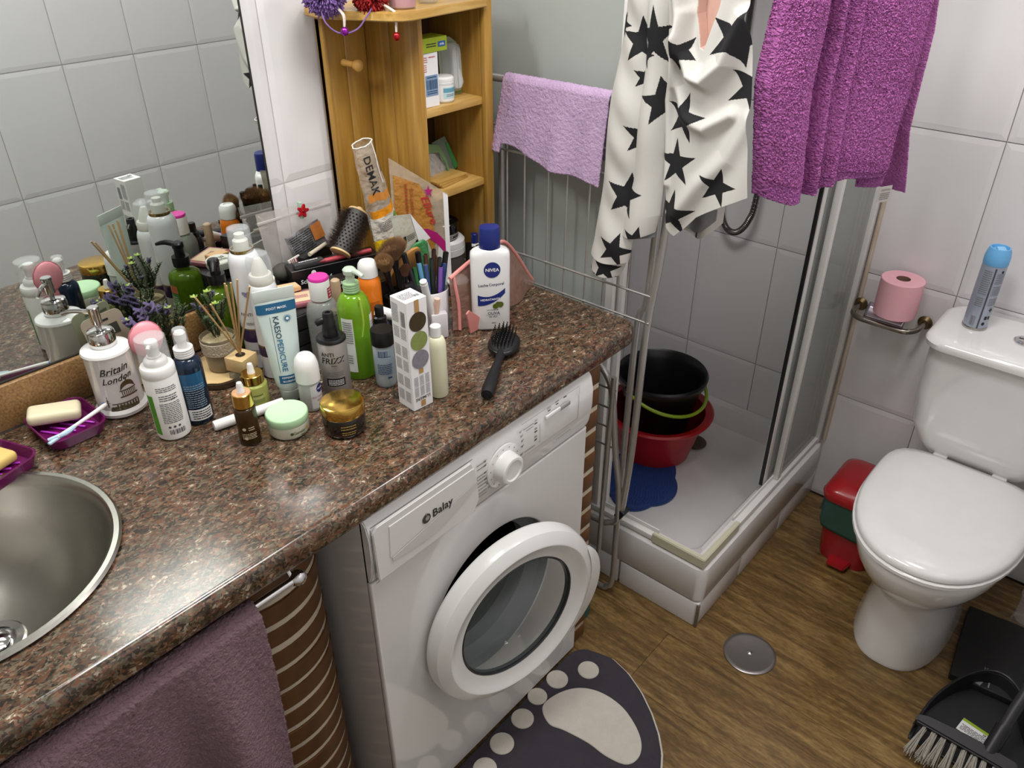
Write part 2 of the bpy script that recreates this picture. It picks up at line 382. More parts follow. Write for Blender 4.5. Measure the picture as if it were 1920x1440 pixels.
circ = lambda cx, cy, r, n=72: [(cx + r * math.cos(2 * PI * i / n), cy + r * math.sin(2 * PI * i / n)) for i in range(n)]
SX, SY = -1.21, -.30
top = ring_slab([(-2.2, -.001), (-2.2, -.607)] + [(-.03 + .037 * math.sin(a * PI / 16), -.57 - .037 * math.cos(a * PI / 16)) for a in range(9)] + [(.007, -.001)], [circ(SX, SY, .198)[::-1]], .852, .9, granite, 'worktop', bev=.014)
tag(top, 'polished brown-red granite worktop crowded with toiletries', 'worktop')
sink = thing('sink', 'round stainless steel sink set in the granite worktop', 'sink', (SX, SY, .9))
L(sink, 'bowl', [(.199, .0), (.208, .0005), (.2095, .004), (.206, .0075), (.199, .0075), (.194, .003), (.189, -.012), (.178, -.05), (.155, -.09), (.12, -.122), (.08, -.14), (.043, -.147), (.043, -.152), (.09, -.146), (.13, -.128), (.165, -.096), (.189, -.052), (.199, -.012), (.199, .0)], steel, seg=96)
dr = L(sink, 'drain', [(.0, -.150), (.028, -.150), (.03, -.146), (.04, -.1445), (.043, -.147), (.043, -.156), (.0, -.156)], chrome, seg=40)
L(dr, 'plug', [(0, -.149), (.02, -.149), (.022, -.144), (.012, -.14), (0, -.139)], chrome, seg=30)

# ------------------------------------------------------------------ brick pillars under the worktop
def rounded(cx, cy, r, hx, n=20):
    """half-round nose pointing -y with straight cheeks back to y=-.1"""
    pts = [(cx + hx * math.cos(PI + PI * i / n), cy + r * math.sin(PI + PI * i / n)) for i in range(n + 1)]
    return pts + [(cx + hx, -.12), (cx - hx, -.12)]
pil = thing('brick_pillar', 'rounded brown brick pillar with pale mortar between hanging towel and washing machine', 'pillar', (0, 0, 0))
link('mortar', prism_me(rounded(-.885, -.455, .0885, .1125), .851), mortar_m, pil, smooth=30)
bp_me = prism_me(rounded(-.885, -.455, .090, .114), .0415, bev=.0025)
for i in range(17):
    o = link('brick', bp_me, None, pil, (0, random.uniform(-.0015, .0015), .0015 + i * .0505), smooth=30)
bp_me.materials.append(brick_m)
pil2 = thing('brick_pillar', 'narrow strip of brown brick wall just right of the washing machine', 'pillar', (0, 0, 0))
B(pil2, 'mortar', (.042, .408, .851), mortar_m, (-.122, -.3795, 0), bev=.002)
for i in range(15):
    o = B(pil2, 'brick', (.044, .41, .0445), brick_m, (-.122 + random.uniform(-.0015, .0015), -.38, .004 + i * .0562), bev=.003)

# ------------------------------------------------------------------ washing machine
wmx, wmy, W2 = -.4525, -.595, .299
wm = thing('washing_machine', 'white front-loading washing machine with its round door slightly ajar under the worktop', 'washing machine', (wmx, 0, 0))
wmp = mat('white_enamel', '#dddcda', .10, coat=.5, col2='#d9d8d6', vscale=3)
bm = bmesh.new(); bmesh.ops.create_cube(bm, size=1)
for v in bm.verts: v.co = Vector((v.co.x * .598, -.325 + v.co.y * .52, .012 + (v.co.z + .5) * .834))
bmesh.ops.delete(bm, geom=[f for f in bm.faces if f.normal.y < -.5], context='FACES')
bm.normal_update(); me = bpy.data.meshes.new('body'); bm.to_mesh(me); bm.free()
link('body', me, wmp, wm)
DX, DZ = .002, .438   # porthole centre on the front (local x)
fr = ring_slab([(-W2, .012), (W2, .012), (W2, .708), (-W2, .708)], [circ(DX, DZ, .178)[::-1]], 0, .012, wmp, 'front_panel', wm, bev=.004)
fr.matrix_basis = Matrix(((1, 0, 0, 0), (0, 0, -1, wmy + .012 + 0), (0, 1, 0, 0), (0, 0, 0, 1)))
def rot_x90(o, x, y, z, rz=0):
    o.matrix_basis = Matrix.Translation((x, y, z)) @ Matrix.Rotation(rz, 4, 'Z') @ Matrix.Rotation(PI / 2, 4, 'X')
# control fascia, slightly bulging, with rounded top
N = 14; pv = [(-.593, .712), (-.6, .73), (-.606, .77), (-.606, .81), (-.600, .838), (-.592, .848), (-.5865, .8495), (-.5865, .712)]
me = prism_me([(p[0], p[1]) for p in pv], .598, 'x', bev=.002)
link('control_fascia', me, wmp, wm, (-W2, 0, 0))
sh = B(wm, 'top_lid', (.59, .5, .004), white_mt, (0, -.32, .8455))
# drawer
dw = prism_me([(-.292, .722), (-.066, .722), (-.052, .745), (-.056, .80), (-.07, .836), (-.285, .836), (-.294, .826)], .005, 'y', bev=.0015)
drawer = link('detergent_drawer', dw, wmp, wm, (0, -.6105, 0))
gap = mat('seam_grey', '#5b5b5c', .6)
prints(wm, 'seam', [('b', -.179, .8385, .232, .0016), ('b', -.2955, .78, .0016, .11), ('b', -.179, .7195, .236, .0016), ('b', -.053, .765, .0016, .05)], gap, loc=(0, -.6064, 0))
link('handle_recess', prism_me([(-.262, .7475)] + [(-.262 + .205 * i / 16, .7475 + .034 * (i / 16) - .021 * math.sin(PI * i / 16)) for i in range(1, 17)] + [(-.0575, .79), (-.262, .755)], .002, 'y', bev=.0006), mat('recess_shade', '#cbc9c6', .25), drawer, (0, -.0016, 0))
link('handle_panel', prism_me([(-.266, .757), (-.058, .79), (-.064, .822), (-.262, .822)], .002, 'y', bev=.0006), wmp, drawer, (0, -.0014, 0))
prints(drawer, 'printed_name', [('t', 'Balay', .0235, -.145, .787)], mat('dark_grey_ink', '#2c2a2c', .3), loc=(0, -.0022, 0))
prints(drawer, 'emblem', [('c', -.183, .787, .0095)], mat('emblem_grey', '#605e60', .3, .6), loc=(0, -.0022, 0))
prints(drawer, 'emblem_core', [('c', -.1815, .7875, .0048), ('b', -.183, .7965, .0018, .006)], mat('emblem_pale', '#c9c9c9', .3, .6), loc=(0, -.0028, 0))
# dial
dial = L(wm, 'dial', [(.045, 0), (.045, .0025), (.0435, .0035), (.0, .0035)], wmp, seg=60); rot_x90(dial, .018, -.6062, .778)
kn = L(dial, 'knob', [(.031, 0), (.031, .006), (.0285, .021), (.0265, .023), (.022, .0235), (.0195, .021), (.0, .0205)], white_gl, loc=(0, 0, .0035), seg=60)
fc = -.6064
seg_ = [('b', .018 + .0385 * math.cos(a), .778 + .0385 * math.sin(a), .0015, .0022) for a in [math.radians(25 * i + 20) for i in range(14)]]
prints(wm, 'dial_marks', seg_, ink, loc=(0, -.6099, 0))
ls = [('l', -.0105 - .006, z, .042 - .01, .0052, 1) for z in (.812, .803, .794, .785, .776, .767, .758, .749, .742)]
ls = [('l', -.040, z, .024, .0046, 1) for z in (.815, .806, .790, .783, .775, .767, .759, .751, .744)] + [('l', .090, .826, .03, .0038, 1), ('l', .094, .819, .02, .0038, 1), ('l', .094, .772, .03, .0038, 1), ('l', .2, .748, .05, .003, 1)]
prints(wm, 'programme_print', ls, grey_ink, loc=(0, fc, 0))
prints(wm, 'temperature_print', [('t', s, .0062, x, z) for s, x, z in (('90°', -.0295, .815), ('60°', -.0295, .806), ('40°', -.0295, .790), ('60°', -.0295, .775), ('40°', -.0255, .762), ('30°', -.021, .751), ('40°', .0675, .826), ('30°', .071, .815), ('20°', .073, .803), ('40°', .073, .790), ('30°', .071, .772), ('30°', .068, .758))], ink, loc=(0, fc, 0))
prints(wm, 'panel_seam', [('b', .125, .793, .0009, .045), ('b', .16, .8405, .18, .0012), ('b', .16, .762, .18, .0012), ('b', .248, .80, .0012, .075)], mat('seam_light', '#b4b2b0', .4), loc=(0, fc, 0))
prints(wm, 'indicator_print', [('b', .112, z, .008, .0026) for z in (.822, .803, .784)] + [('b', .152, .831, .008, .0026), ('b', .176, .834, .008, .0026), ('b', .201, .838, .010, .0026)] + [('l', .151, .837, .012, .006, 2), ('l', .176, .84, .012, .005, 2), ('l', .112, .829, .008, .005, 2), ('l', .112, .81, .008, .005, 2), ('l', .112, .791, .008, .005, 2)], ink, loc=(0, fc, 0))
B(wm, 'button_bar', (.045, .004, .009), white_gl, (.162, -.6085, .815), bev=.001)
B(wm, 'button_bar', (.030, .004, .009), mat('grey_button', '#9a9a98', .4), (.2, -.6085, .815), bev=.001)
# filter flap
prints(wm, 'filter_flap', [('c', .205, .072, .042)], mat('flap_enamel', '#d3d2d0', .2, coat=.5), loc=(0, wmy - .0002, 0))
# drum and gasket seen through the porthole
g = L(wm, 'gasket', [(.178, 0), (.176, -.02), (.152, -.04), (.158, -.075), (.168, -.08)], mat('grey_gasket', '#8d9092', .45), seg=64, opened=True); rot_x90(g, DX, wmy + .002, DZ)
d = L(wm, 'drum', [(.168, -.08), (.2, -.085), (.225, -.12), (.225, -.38), (.0, -.4)], mat('drum_steel', '#303334', .35, .8, bump=(300, .3)), seg=64, opened=True); rot_x90(d, DX, wmy + .002, DZ)
# door: hinged on the left, swung out about ten degrees
door = bpy.data.objects.new('door', None); COL.objects.link(door); door.parent = wm; door.location = (-.205 + DX, wmy - .004, DZ); door.rotation_euler = (0, 0, -math.radians(10))
ring = L(door, 'door_ring', [(.196, .0), (.203, .003), (.205, .008), (.204, .026), (.2, .034), (.180, .0460), (.176, .0468), (.172, .0455), (.166, .0405), (.1475, .0345), (.1415, .033), (.1415, .02), (.18, .0), (.196, .0)], white_gl, seg=96, smooth=24); rot_x90(ring, .205, 0, 0)
bz = L(door, 'glass_bezel', [(.1415, .031), (.139, .0335), (.136, .031), (.136, .02), (.1415, .02), (.1415, .031)], mat('dark_bezel', '#3c3f40', .2, .5), seg=80); rot_x90(bz, .205, 0, 0)
gb = L(door, 'glass_bowl', [(.0, -.062), (.06, -.06), (.098, -.05), (.118, -.03), (.128, .0), (.136, .028), (.139, .028), (.131, -.002), (.121, -.034), (.1, -.055), (.06, -.066), (.0, -.068)], mat('door_glass', '#7d8886', .03, alpha=.22), seg=80); rot_x90(gb, .205, 0, 0)
v, f = [], []
for i in range(19):
    a = math.radians(-52 + 74 * i / 18); k = math.sin(PI * i / 18) ** .6
    ro = .200 + .034 * k
    for r, z in ((.196, .040), (ro, .030), (ro, .022), (.196, .006)): v.append((r * math.cos(a), r * math.sin(a), z))
for i in range(18):
    for k in range(4): f.append((i * 4 + k, (i + 1) * 4 + k, (i + 1) * 4 + (k + 1) % 4, i * 4 + (k + 1) % 4))
hd = link('door_handle', mesh('handle', v, f), white_gl, door); rot_x90(hd, .205, 0, 0)
for x_ in (-.24, .24):
    for y_ in (-.52, -.12): L(wm, 'foot', [(.018, 0), (.02, .004), (.015, .012), (.0, .012)], black_rb, loc=(x_, y_, 0.001), seg=16)

# ------------------------------------------------------------------ rod and towel under the worktop
rod = thing('towel_rail', 'chrome towel rail fixed under the front edge of the worktop', 'towel rail', (-.872, -.585, .815))
T(rod, 'bar', [(0, 0, 0), (-.9, 0, 0)], .0065, chrome, 14)
L(rod, 'end_knob', [(0, -.013), (.008, -.011), (.0125, -.005), (.0135, 0), (.0125, .005), (.008, .011), (0, .013)], chrome, seg=24, rot=(0, PI / 2, 0))
T(rod, 'bracket', [(-.008, 0, .0), (-.008, .012, .015), (-.008, .02, .038)], .004, chrome, 10)
mauve = mat('mauve_terry', '#82696f', .95, bump=(260, .9, .004), col2='#735b64', vscale=60)
def ltow(s, t):
    # t: 0 = lower end of the back drop, .28 = over the rail, 1 = lower end of the front drop
    xr = -.948 - .018 * max(0, (t - .3)) - .002 * math.sin(9 * t); xl = -1.42
    x_ = xr + (xl - xr) * s; fold = .020 * math.sin(x_ * 30 + 1.4 * t) + .009 * math.sin(x_ * 61 + 2)
    if t < .26: z = .50 + (.812 - .50) * t / .26; y = -.572 + .3 * fold
    elif t < .36:
        a = PI * (t - .26) / .10; y = -.585 + .0125 * math.cos(a); z = .815 + .0125 * math.sin(a)
    else:
        k = (t - .36) / .64; z = .812 - .56 * k; y = -.600 - .004 - fold * min(1, k * 2.5) - .02 * k
    return (x_, y, z)
tw = grid('hand_towel', 190, 230, ltow, mauve, thick=.003, pile=.0011)
tag(tw, 'mauve terry towel draped over the chrome rail under the worktop', 'towel')

# ------------------------------------------------------------------ shower enclosure
TX0, TX1, TY0 = .117, .86, -.794
tray = thing('shower_tray', 'raised white shower tray with a tiled plinth in the corner', 'shower tray', (0, 0, 0))
def rrect(x0, x1, y0, y1, r, n=6):
    out = []
    for cx, cy, a in ((x1 - r, y1 - r, 0), (x0 + r, y1 - r, 90), (x0 + r, y0 + r, 180), (x1 - r, y0 + r, 270)):
        for i in range(n + 1): an = math.radians(a + 90 * i / n); out.append((cx + r * math.cos(an), cy + r * math.sin(an)))
    return out
def loft(rings, m, name, parent, cap0=True, cap1=True, smooth=40):
    v, f = [], []; n = len(rings[0])
    for rg in rings: v += rg
    for j in range(len(rings) - 1):
        for i in range(n): a, b = j * n + i, j * n + (i + 1) % n; f.append((a, b, b + n, a + n))
    if cap0: f.append(tuple(reversed(range(n))))
    if cap1: f.append(tuple(range((len(rings) - 1) * n, len(rings) * n)))
    return link(name, mesh(name, v, f), m, parent, smooth=smooth)
def ringz(x0, x1, y0, y1, r, z): return [(p[0], p[1], z) for p in rrect(x0, x1, y0, y1, r)]
trayM = mat('tray_ceramic', '#dcdad9', .18, coat=.3, col2='#d2d0ce')
loft([ringz(TX0 + .004, TX1 - .002, TY0 + .004, -.002, .02, .083), ringz(TX0 - .002, TX1 - .002, TY0 - .002, -.002, .024, .09), ringz(TX0 - .004, TX1 - .002, TY0 - .004, -.002, .026, .18), ringz(TX0, TX1 - .002, TY0, -.002, .026, .196), ringz(TX0 + .012, TX1 - .002, TY0 + .012, -.002, .026, .203),
      ringz(TX0 + .052, TX1 - .03, TY0 + .052, -.03, .03, .200), ringz(TX0 + .062, TX1 - .04, TY0 + .062, -.04, .04, .185), ringz(TX0 + .075, TX1 - .055, TY0 + .075, -.055, .05, .140), ringz(TX0 + .1, TX1 - .08, TY0 + .1, -.08, .06, .130), ringz(.66, .70, -.44, -.40, .019, .124)], trayM, 'basin', tray)
B(tray, 'core', (TX1 - TX0 - .02, -TY0 - .02, .08), mortar_m, ((TX0 + TX1) / 2, TY0 / 2, .001))
pt = lambda nm, s, l, rz=0: B(tray, nm, s, tile_m, l, (0, 0, rz), bev=.0015)
for y_, w_ in ((-.667, .236), (-.42, .243), (-.17, .243)): pt('plinth_tile', (.01, w_, .081), (TX0 + .004, y_, .001))
for x_, w_ in ((.236, .236), (.483, .244), (.735, .244)): pt('plinth_tile', (w_, .01, .081), (x_, TY0 + .006, .001))
B(tray, 'joint_stain', (.008, .008, .08), mat('dirty_joint', '#8a7d66', .8, col2='#4d4336', vscale=90), (TX0 + .001, TY0 + .001, .001))
dn = L(tray, 'drain', [(0, 0), (.038, 0), (.042, .002), (.038, .005), (.03, .0055), (.0, .004)], mat('old_brown_metal', '#5a4a40', .35, .7), loc=(.68, -.445, .1285), seg=30)
for k in range(6): L(dn, 'hole', [(0, 0), (.0035, 0), (.0035, .0006), (0, .0006)], ink, loc=(.02 * math.cos(k * PI / 3), .02 * math.sin(k * PI / 3), .0052), seg=10)
enc = thing('shower_enclosure', 'corner shower enclosure with white frame and smoky translucent panels, doors slid open', 'shower enclosure', (0, 0, 0))
smoke = mat('frosted_glass', '#b9bfba', .22, alpha=.82, col2='#b0b6b0', vscale=4)
glass = mat('frosted_glass_clearer', '#a5aca6', .12, alpha=.55, col2='#9da49e', vscale=4)
PY, PX = -.772, .137   # the two frame planes
ZT = 1.96
for nm, a, b_ in (('bottom_rail', .206, .222), ('top_rail', ZT, ZT + .03)):
    B(enc, nm, (TX1 - PX - .01, .024, b_ - a), alum, ((TX1 + PX) / 2, PY, a), bev=.002)
    B(enc, nm, (.024, -PY + .008, b_ - a), alum, (PX, PY / 2 - .006, a), bev=.002)
B(enc, 'rail_lip', (TX1 - .32, .004, .012), alum, (.588, PY + .008, .222))
B(enc, 'rail_lip', (.004, .62, .012), alum, (PX + .008, -.33, .222))
crn = mat('yellowed_plastic', '#cdccb4', .4, col2='#c2c1a6')
link('corner_cap', prism_me([(PX - .016, PY - .016), (PX + .175, PY - .016), (PX + .175, PY - .003), (PX + .0, PY + .0), (PX - .003, PY + .14), (PX - .016, PY + .14)], .03, 'z', bev=.002), crn, enc, (0, 0, .204))
def framed(nm, x0, y0, x1, y1, m):
    d_ = Vector((x1 - x0, y1 - y0, 0)); ln = d_.length; rz = math.atan2(d_.y, d_.x); c = ((x0 + x1) / 2, (y0 + y1) / 2, .223)
    link(nm, box_me(ln - .02, .005, ZT - .225, 0), m, enc, c, (0, 0, rz))
    for q in ((x0, y0), (x1, y1)): B(enc, 'frame_post', (.020, .016, ZT - .225), alum, (q[0], q[1], .223), (0, 0, rz), bev=.002)
framed('fixed_panel', .565, PY, .845, PY, glass)
framed('sliding_panel', .515, PY + .02, .80, PY + .02, glass)
B(enc, 'door_seal', (.004, .01, ZT - .24), ink, (.503, PY + .02, .225))
framed('fixed_panel', PX, -.012, PX, -.44, smoke)
framed('sliding_panel', PX + .02, -.05, PX + .02, -.455, glass)
B(enc, 'wall_channel', (.024, .03, ZT - .2), alum, (TX1 - .018, PY, .205), bev=.002)
# hose of the hand shower, hanging in a loop on the far wall
hose = thing('shower_hose', 'ribbed steel shower hose hanging in a loop behind the star-print top', 'shower hose', (.8, -.41, 1.1))
hp = [(.03, .055, .62), (.028, .052, .1), (.02, .052, -.19), (.012, .040, -.255), (.005, .012, -.288), (0, -.022, -.282), (-.005, -.05, -.24), (-.005, -.062, -.17), (0, -.065, .1), (.01, -.06, .62)]
T(hose, 'hose', hp, .0085, mat('hose_steel', '#6f6d69', .25, .9), 12, 10)
hp2 = []
hv = tube_me(hp, .0085, 3, 60)
hb, hf = [], []
cs = []
for i in range(0, len(hv.vertices), 3): cs.append(sum((hv.vertices[i + k].co for k in range(3)), Vector()) / 3)
for i in range(60 * 1, len(cs) - 60, 6):
    t = (cs[i + 1] - cs[i - 1]).normalized(); x_ = t.cross(Vector((1, 0, .1))).normalized(); y_ = x_.cross(t); k0 = len(hb)
    for a in range(10):
        for dt, rr in ((-.0012, .0088), (0, .0098), (.0012, .0088)): hb.append(cs[i] + t * dt + (x_ * math.cos(a * PI / 5) + y_ * math.sin(a * PI / 5)) * rr)
    for a in range(10):
        for k in range(2): p, q = k0 + a * 3 + k, k0 + ((a + 1) % 10) * 3 + k; hf.append((p, q, q + 1, p + 1))
link('rib', mesh('rib', hb, hf), mat('hose_steel', '#6f6d69', .25, .9), hose, kind='stuff')
# ------------------------------------------------------------------ things in the tray
basin = thing('wash_basin', 'red plastic washing-up bowl in the shower tray with a bucket standing in it', 'basin', (.565, -.365, .1305), .3)
redp = mat('red_plastic', '#a81b20', .3, col2='#98161b')
L(basin, 'bowl', [(0, 0), (.105, 0), (.112, .004), (.148, .145), (.168, .150), (.172, .158), (.166, .163), (.146, .158), (.108, .010), (0, .007)], redp, seg=72)
st = patch(basin, 'sticker', .05, .09, .125, .142, mat('paper_white', '#e4e4e4', .5), x0=.055, eps=.0018); st.rotation_euler = (-.0, 0, 0)
prints(basin, 'sticker_print', [('l', .055, .112, .04, .016, 3), ('bar', .055, .097, .03, .008)], grey_ink, radius=.142, eps=.0022)
bucket = thing('bucket', 'black plastic bucket with a lime green handle standing in the red bowl', 'bucket', (.590, -.352, .1395), 0)
blk = mat('black_bucket_plastic', '#17181a', .33, col2='#101113')
L(bucket, 'pail', [(0, 0), (.072, 0), (.077, .004), (.128, .235), (.138, .245), (.141, .262), (.137, .268), (.13, .262), (.122, .24), (.073, .010), (0, .006)], blk, seg=72)
lime = mat('lime_plastic', '#8fae24', .35)
hpt = [(.137 * math.cos(a), .137 * math.sin(a) - .0, .245 - .062 * math.sin(PI * (i / 16)) ) for i, a in enumerate([math.radians(165 + 200 * k / 16) for k in range(17)])]
hpt = [(x_ * 1.03 , y_ * 1.04, z_) for x_, y_, z_ in hpt]
T(bucket, 'handle', hpt, .0055, lime, 8, 4)
for a in (165, 5): B(bucket, 'handle_lug', (.02, .012, .03), blk, (.138 * math.cos(math.radians(a)), .138 * math.sin(math.radians(a)), .225), (0, 0, math.radians(a + 90)))
matb = thing('foot_scrubber', 'blue rubber shower foot scrubber with lobed edge on the tray floor', 'foot scrubber', (.40, -.42, .1285), .35)
bl = mat('blue_rubber', '#27427f', .5, col2='#213a70')
out_ = [((.135 + .018 * abs(math.sin(2.5 * a))) * math.cos(a), (.105 + .016 * abs(math.sin(2.5 * a))) * math.sin(a)) for a in [2 * PI * i / 90 for i in range(90)]]
link('pad', prism_me(out_, .010, 'z', bev=.002), bl, matb)
bv, bf = [], []
for i in range(-16, 17):
    for j in range(-12, 13):
        x_, y_ = i * .0085 + (.004 if j % 2 else 0), j * .0085 + .003 * math.sin(i * .8)
        if (x_ / .135) ** 2 + (y_ / .105) ** 2 > .93: continue
        k0 = len(bv); r = .0021
        bv += [(x_ - r, y_ - r * .5, .0095), (x_ + r, y_ - r * .5, .0095), (x_ + r, y_ + r * .5, .0095), (x_ - r, y_ + r * .5, .0095), (x_ + .0008, y_, .0175)]
        bf += [(k0, k0 + 1, k0 + 4), (k0 + 1, k0 + 2, k0 + 4), (k0 + 2, k0 + 3, k0 + 4), (k0 + 3, k0, k0 + 4)]
link('bristles', mesh('bristles', bv, bf), bl, matb, kind='stuff', smooth=0)

# ------------------------------------------------------------------ folded drying rack
rack = thing('drying_rack', 'folded metal tube and wire clothes rack upright at the end of the worktop', 'drying rack', (.05, 0, 0))
def ft(nm, pts, r=.0075, sm=5): return T(rack, nm, pts, r, wire_m, 12, sm)
ft('frame_tube', [(0, -.13, .40), (0, -.13, .7), (0, -.13, 1.0), (0, -.13, 1.2), (0, -.13, 1.30), (0, -.145, 1.322), (0, -.17, 1.328), (0, -.4, 1.328), (0, -.58, 1.328), (0, -.612, 1.32), (0, -.622, 1.29), (0, -.615, 1.05), (0, -.597, .86), (0, -.590, .55), (0, -.578, .35), (0, -.566, .292), (0, -.54, .268), (0, -.50, .258), (0, -.30, .256), (0, -.16, .27), (0, -.13, .32), (0, -.13, .36)], .0085, 5)
ft('leg_tube', [(.022, -.585, 1.26), (.022, -.579, .93), (.022, -.560, .86), (.020, -.556, .60), (.018, -.555, .25), (.018, -.556, .06), (.016, -.54, .022), (.014, -.50, .012), (.014, -.2, .012), (.014, -.16, .03), (.014, -.155, .08), (.018, -.155, .60), (.022, -.16, 1.26)], .0078, 5)
ft('leg_tube', [(-.018, -.535, .72), (-.02, -.530, .30), (-.02, -.527, .10), (-.02, -.51, .055), (-.02, -.47, .045), (-.02, -.2, .045), (-.02, -.17, .07), (-.02, -.165, .7)], .0062, 5)
ft('wing_tube', [(-.006, -.30, .735), (-.006, -.44, .737), (-.006, -.485, .728), (-.006, -.515, .695), (-.006, -.530, .64), (-.006, -.548, .5), (-.006, -.566, .40), (-.006, -.572, .30)], .008, 5)
for y_ in (-.20, -.252, -.32, -.372, -.432, -.482, -.545): ft('wire', [(-.004, y_, 1.326), (-.004, y_ + .004, .870)], .0022, 0)
for z_ in (.940, .876, 1.178, 1.02 + .21): ft('wire', [(-.006, -.135, z_), (-.006, -.605, z_ + .002)], .0026, 0)
for z_ in (.672, .618, .563, .508): ft('wire', [(-.006, -.30, z_), (-.006, -.535, z_ + .004)], .0026, 0)
B(rack, 'joint_clip', (.03, .02, .032), mat('navy_clip', '#14161f', .4), (0.004, -.568, .305), (.5, 0, 0), bev=.003)
for z_ in (1.165,): B(rack, 'joint_clip', (.03, .014, .03), black_pl, (0, -.13, z_), bev=.003)
lilac = mat('lilac_microfibre', '#bfa3c2', .95, bump=(260, .8, .003), col2='#a48bab', vscale=26)
def cloth1(s, t):
    y = -.196 - .277 * s
    zb = 1.200 - .052 * s + .006 * math.sin(s * 9) if s > .1 else 1.178 + .002 * (1 - s * 10)
    w_ = .005 * math.sin(s * 11 + 1) + .004 * math.sin(s * 23)
    if t < .42: k = t / .42; return (.062 + w_ * .3, y, 1.20 + (1.33 - 1.20) * k)
    if t < .5: a = PI * (t - .42) / .08; return (.05 + .0125 * math.cos(a), y, 1.329 + .0125 * math.sin(a))
    k = (t - .5) / .5; return (.0365 - .010 * k - w_ * k, y + (.026 * (k ** 1.3)) * (1 - s) + .012 * k * s, 1.33 + (zb - 1.33) * k)
c1 = grid('cleaning_cloth', 110, 120, cloth1, lilac, thick=.003, pile=.0010)
tag(c1, 'pale lilac microfibre cloth hung over the top of the drying rack', 'cloth')
# border hem
T(None, 'x', [(0, 0, 0), (0, 0, .01)], .001, lilac) if False else None

# ------------------------------------------------------------------ star-print top (three hanging folds)
top_t = thing('star_print_top', 'white cotton top with big black stars hanging at the shower corner', 'top', (0, 0, 0))
cot = mat('white_cotton', '#c9c7c2', .9, bump=(500, .25, .001), col2='#c0beb8', vscale=8)
ctb = mat('black_star_print', '#141417', .8, bump=(500, .25, .001))
cgr = mat('grey_fleece_inside', '#86888a', .95, bump=(350, .6, .002), col2='#6f7173', vscale=150)
peach = mat('peach_knit_inside', '#c9a799', .8, col2='#b99284', vscale=30)
def star_fn(stars):
    """stars: (y, z, radius, turn degrees[, narrow]) on the (y, z) sheet"""
    P = []
    for st in stars:
        y0, z0, r, a = st[:4]; r *= .76; sq = st[4] if len(st) > 4 else 1
        pts = []
        for i in range(10):
            an = math.radians(a) + PI / 2 + i * PI / 5; rr = r if i % 2 == 0 else r * .40
            pts.append((y0 + rr * math.cos(an) * sq, z0 + rr * math.sin(an)))
        P.append((y0, z0, r, pts))
    def inside(y, z):
        for y0, z0, r, pts in P:
            if abs(y - y0) > r or abs(z - z0) > r: continue
            c = False; n = 10
            for i in range(n):
                a, b = pts[i], pts[i - 1]
                if (a[1] > z) != (b[1] > z) and y < (b[0] - a[0]) * (z - a[1]) / (b[1] - a[1]) + a[0]: c = not c
            if c: return True
        return False
    return inside
def seglen(px, pz, line):
    best = 9
    for a, b in zip(line, line[1:]):
        ax, az = a; bx, bz = b; d = (bx - ax) ** 2 + (bz - az) ** 2
        k = max(0, min(1, ((px - ax) * (bx - ax) + (pz - az) * (bz - az)) / d)); best = min(best, math.hypot(px - ax - k * (bx - ax), pz - az - k * (bz - az)))
    return best
def sheet(nm, Lp, Rp, xf, stars, nu, nv, bot=None, extra=None):
    ins = star_fn(stars)
    def fn(s, t):
        l = poly_at(Lp, t); r = poly_at(Rp, t); y = l[0] + (r[0] - l[0]) * s; z = l[1] + (r[1] - l[1]) * s
        if bot: z += (bot(s) - (Lp[-1][1] + (Rp[-1][1] - Lp[-1][1]) * s)) * t ** 5
        return (xf(s, t, y, z), y, z)
    def mf(s, t, c):
        if extra and extra(c.y, c.z): return 2
        return 1 if ins(c.y, c.z) else 0
    return grid(nm, nu, nv, fn, [cot, ctb, peach], top_t, thick=.0022, matfn=mf)
# extend above the frame to the hanging point
AL = [(-.515, 1.62), (-.509, 1.509), (-.499, 1.424), (-.487, 1.344), (-.477, 1.174), (-.466, 1.042), (-.460, 1.012)]
AR = [(-.566, 1.62), (-.570, 1.514), (-.572, 1.415), (-.569, 1.308), (-.566, 1.192), (-.560, 1.051), (-.554, 1.016)]
def xfA(s, t, y, z): return .026 - .020 * math.sin(PI * s) ** .7 - .003 * math.sin(z * 70 + s * 5) * math.sin(PI * s) + .004 * math.sin(z * 23)
sheet('sleeve', AL, AR, xfA, [(-.545, 1.158, .066, 8), (-.527, 1.040, .054, 15), (-.553, 1.446, .058, 0), (-.564, 1.385, .034, 10), (-.568, 1.279, .054, 5), (-.507, 1.470, .030, 20)], 110, 480, bot=lambda s: 1.012 - .010 * math.sin(PI * s) + .004 * s)
CL_ = [(-.463, 1.020), (-.461, 1.0), (-.457, .976)]; CR_ = [(-.550, 1.022), (-.541, 1.0), (-.531, .978)]
sheet('cuff', CL_, CR_, lambda s, t, y, z: .030 - .020 * math.sin(PI * s) ** .7, [(-.503, .992, .048, 4), (-.46, .965, .028, 0), (-.54, .970, .024, 0)], 100, 60, bot=lambda s: .976 - .009 * math.sin(PI * s))
BL_ = [(-.553, 1.62), (-.556, 1.512), (-.557, 1.419), (-.553, 1.303), (-.549, 1.186), (-.540, 1.122), (-.535, 1.070)]
BR_ = [(-.600, 1.62), (-.603, 1.514), (-.608, 1.382), (-.612, 1.274), (-.616, 1.198), (-.618, 1.133), (-.610, 1.095)]
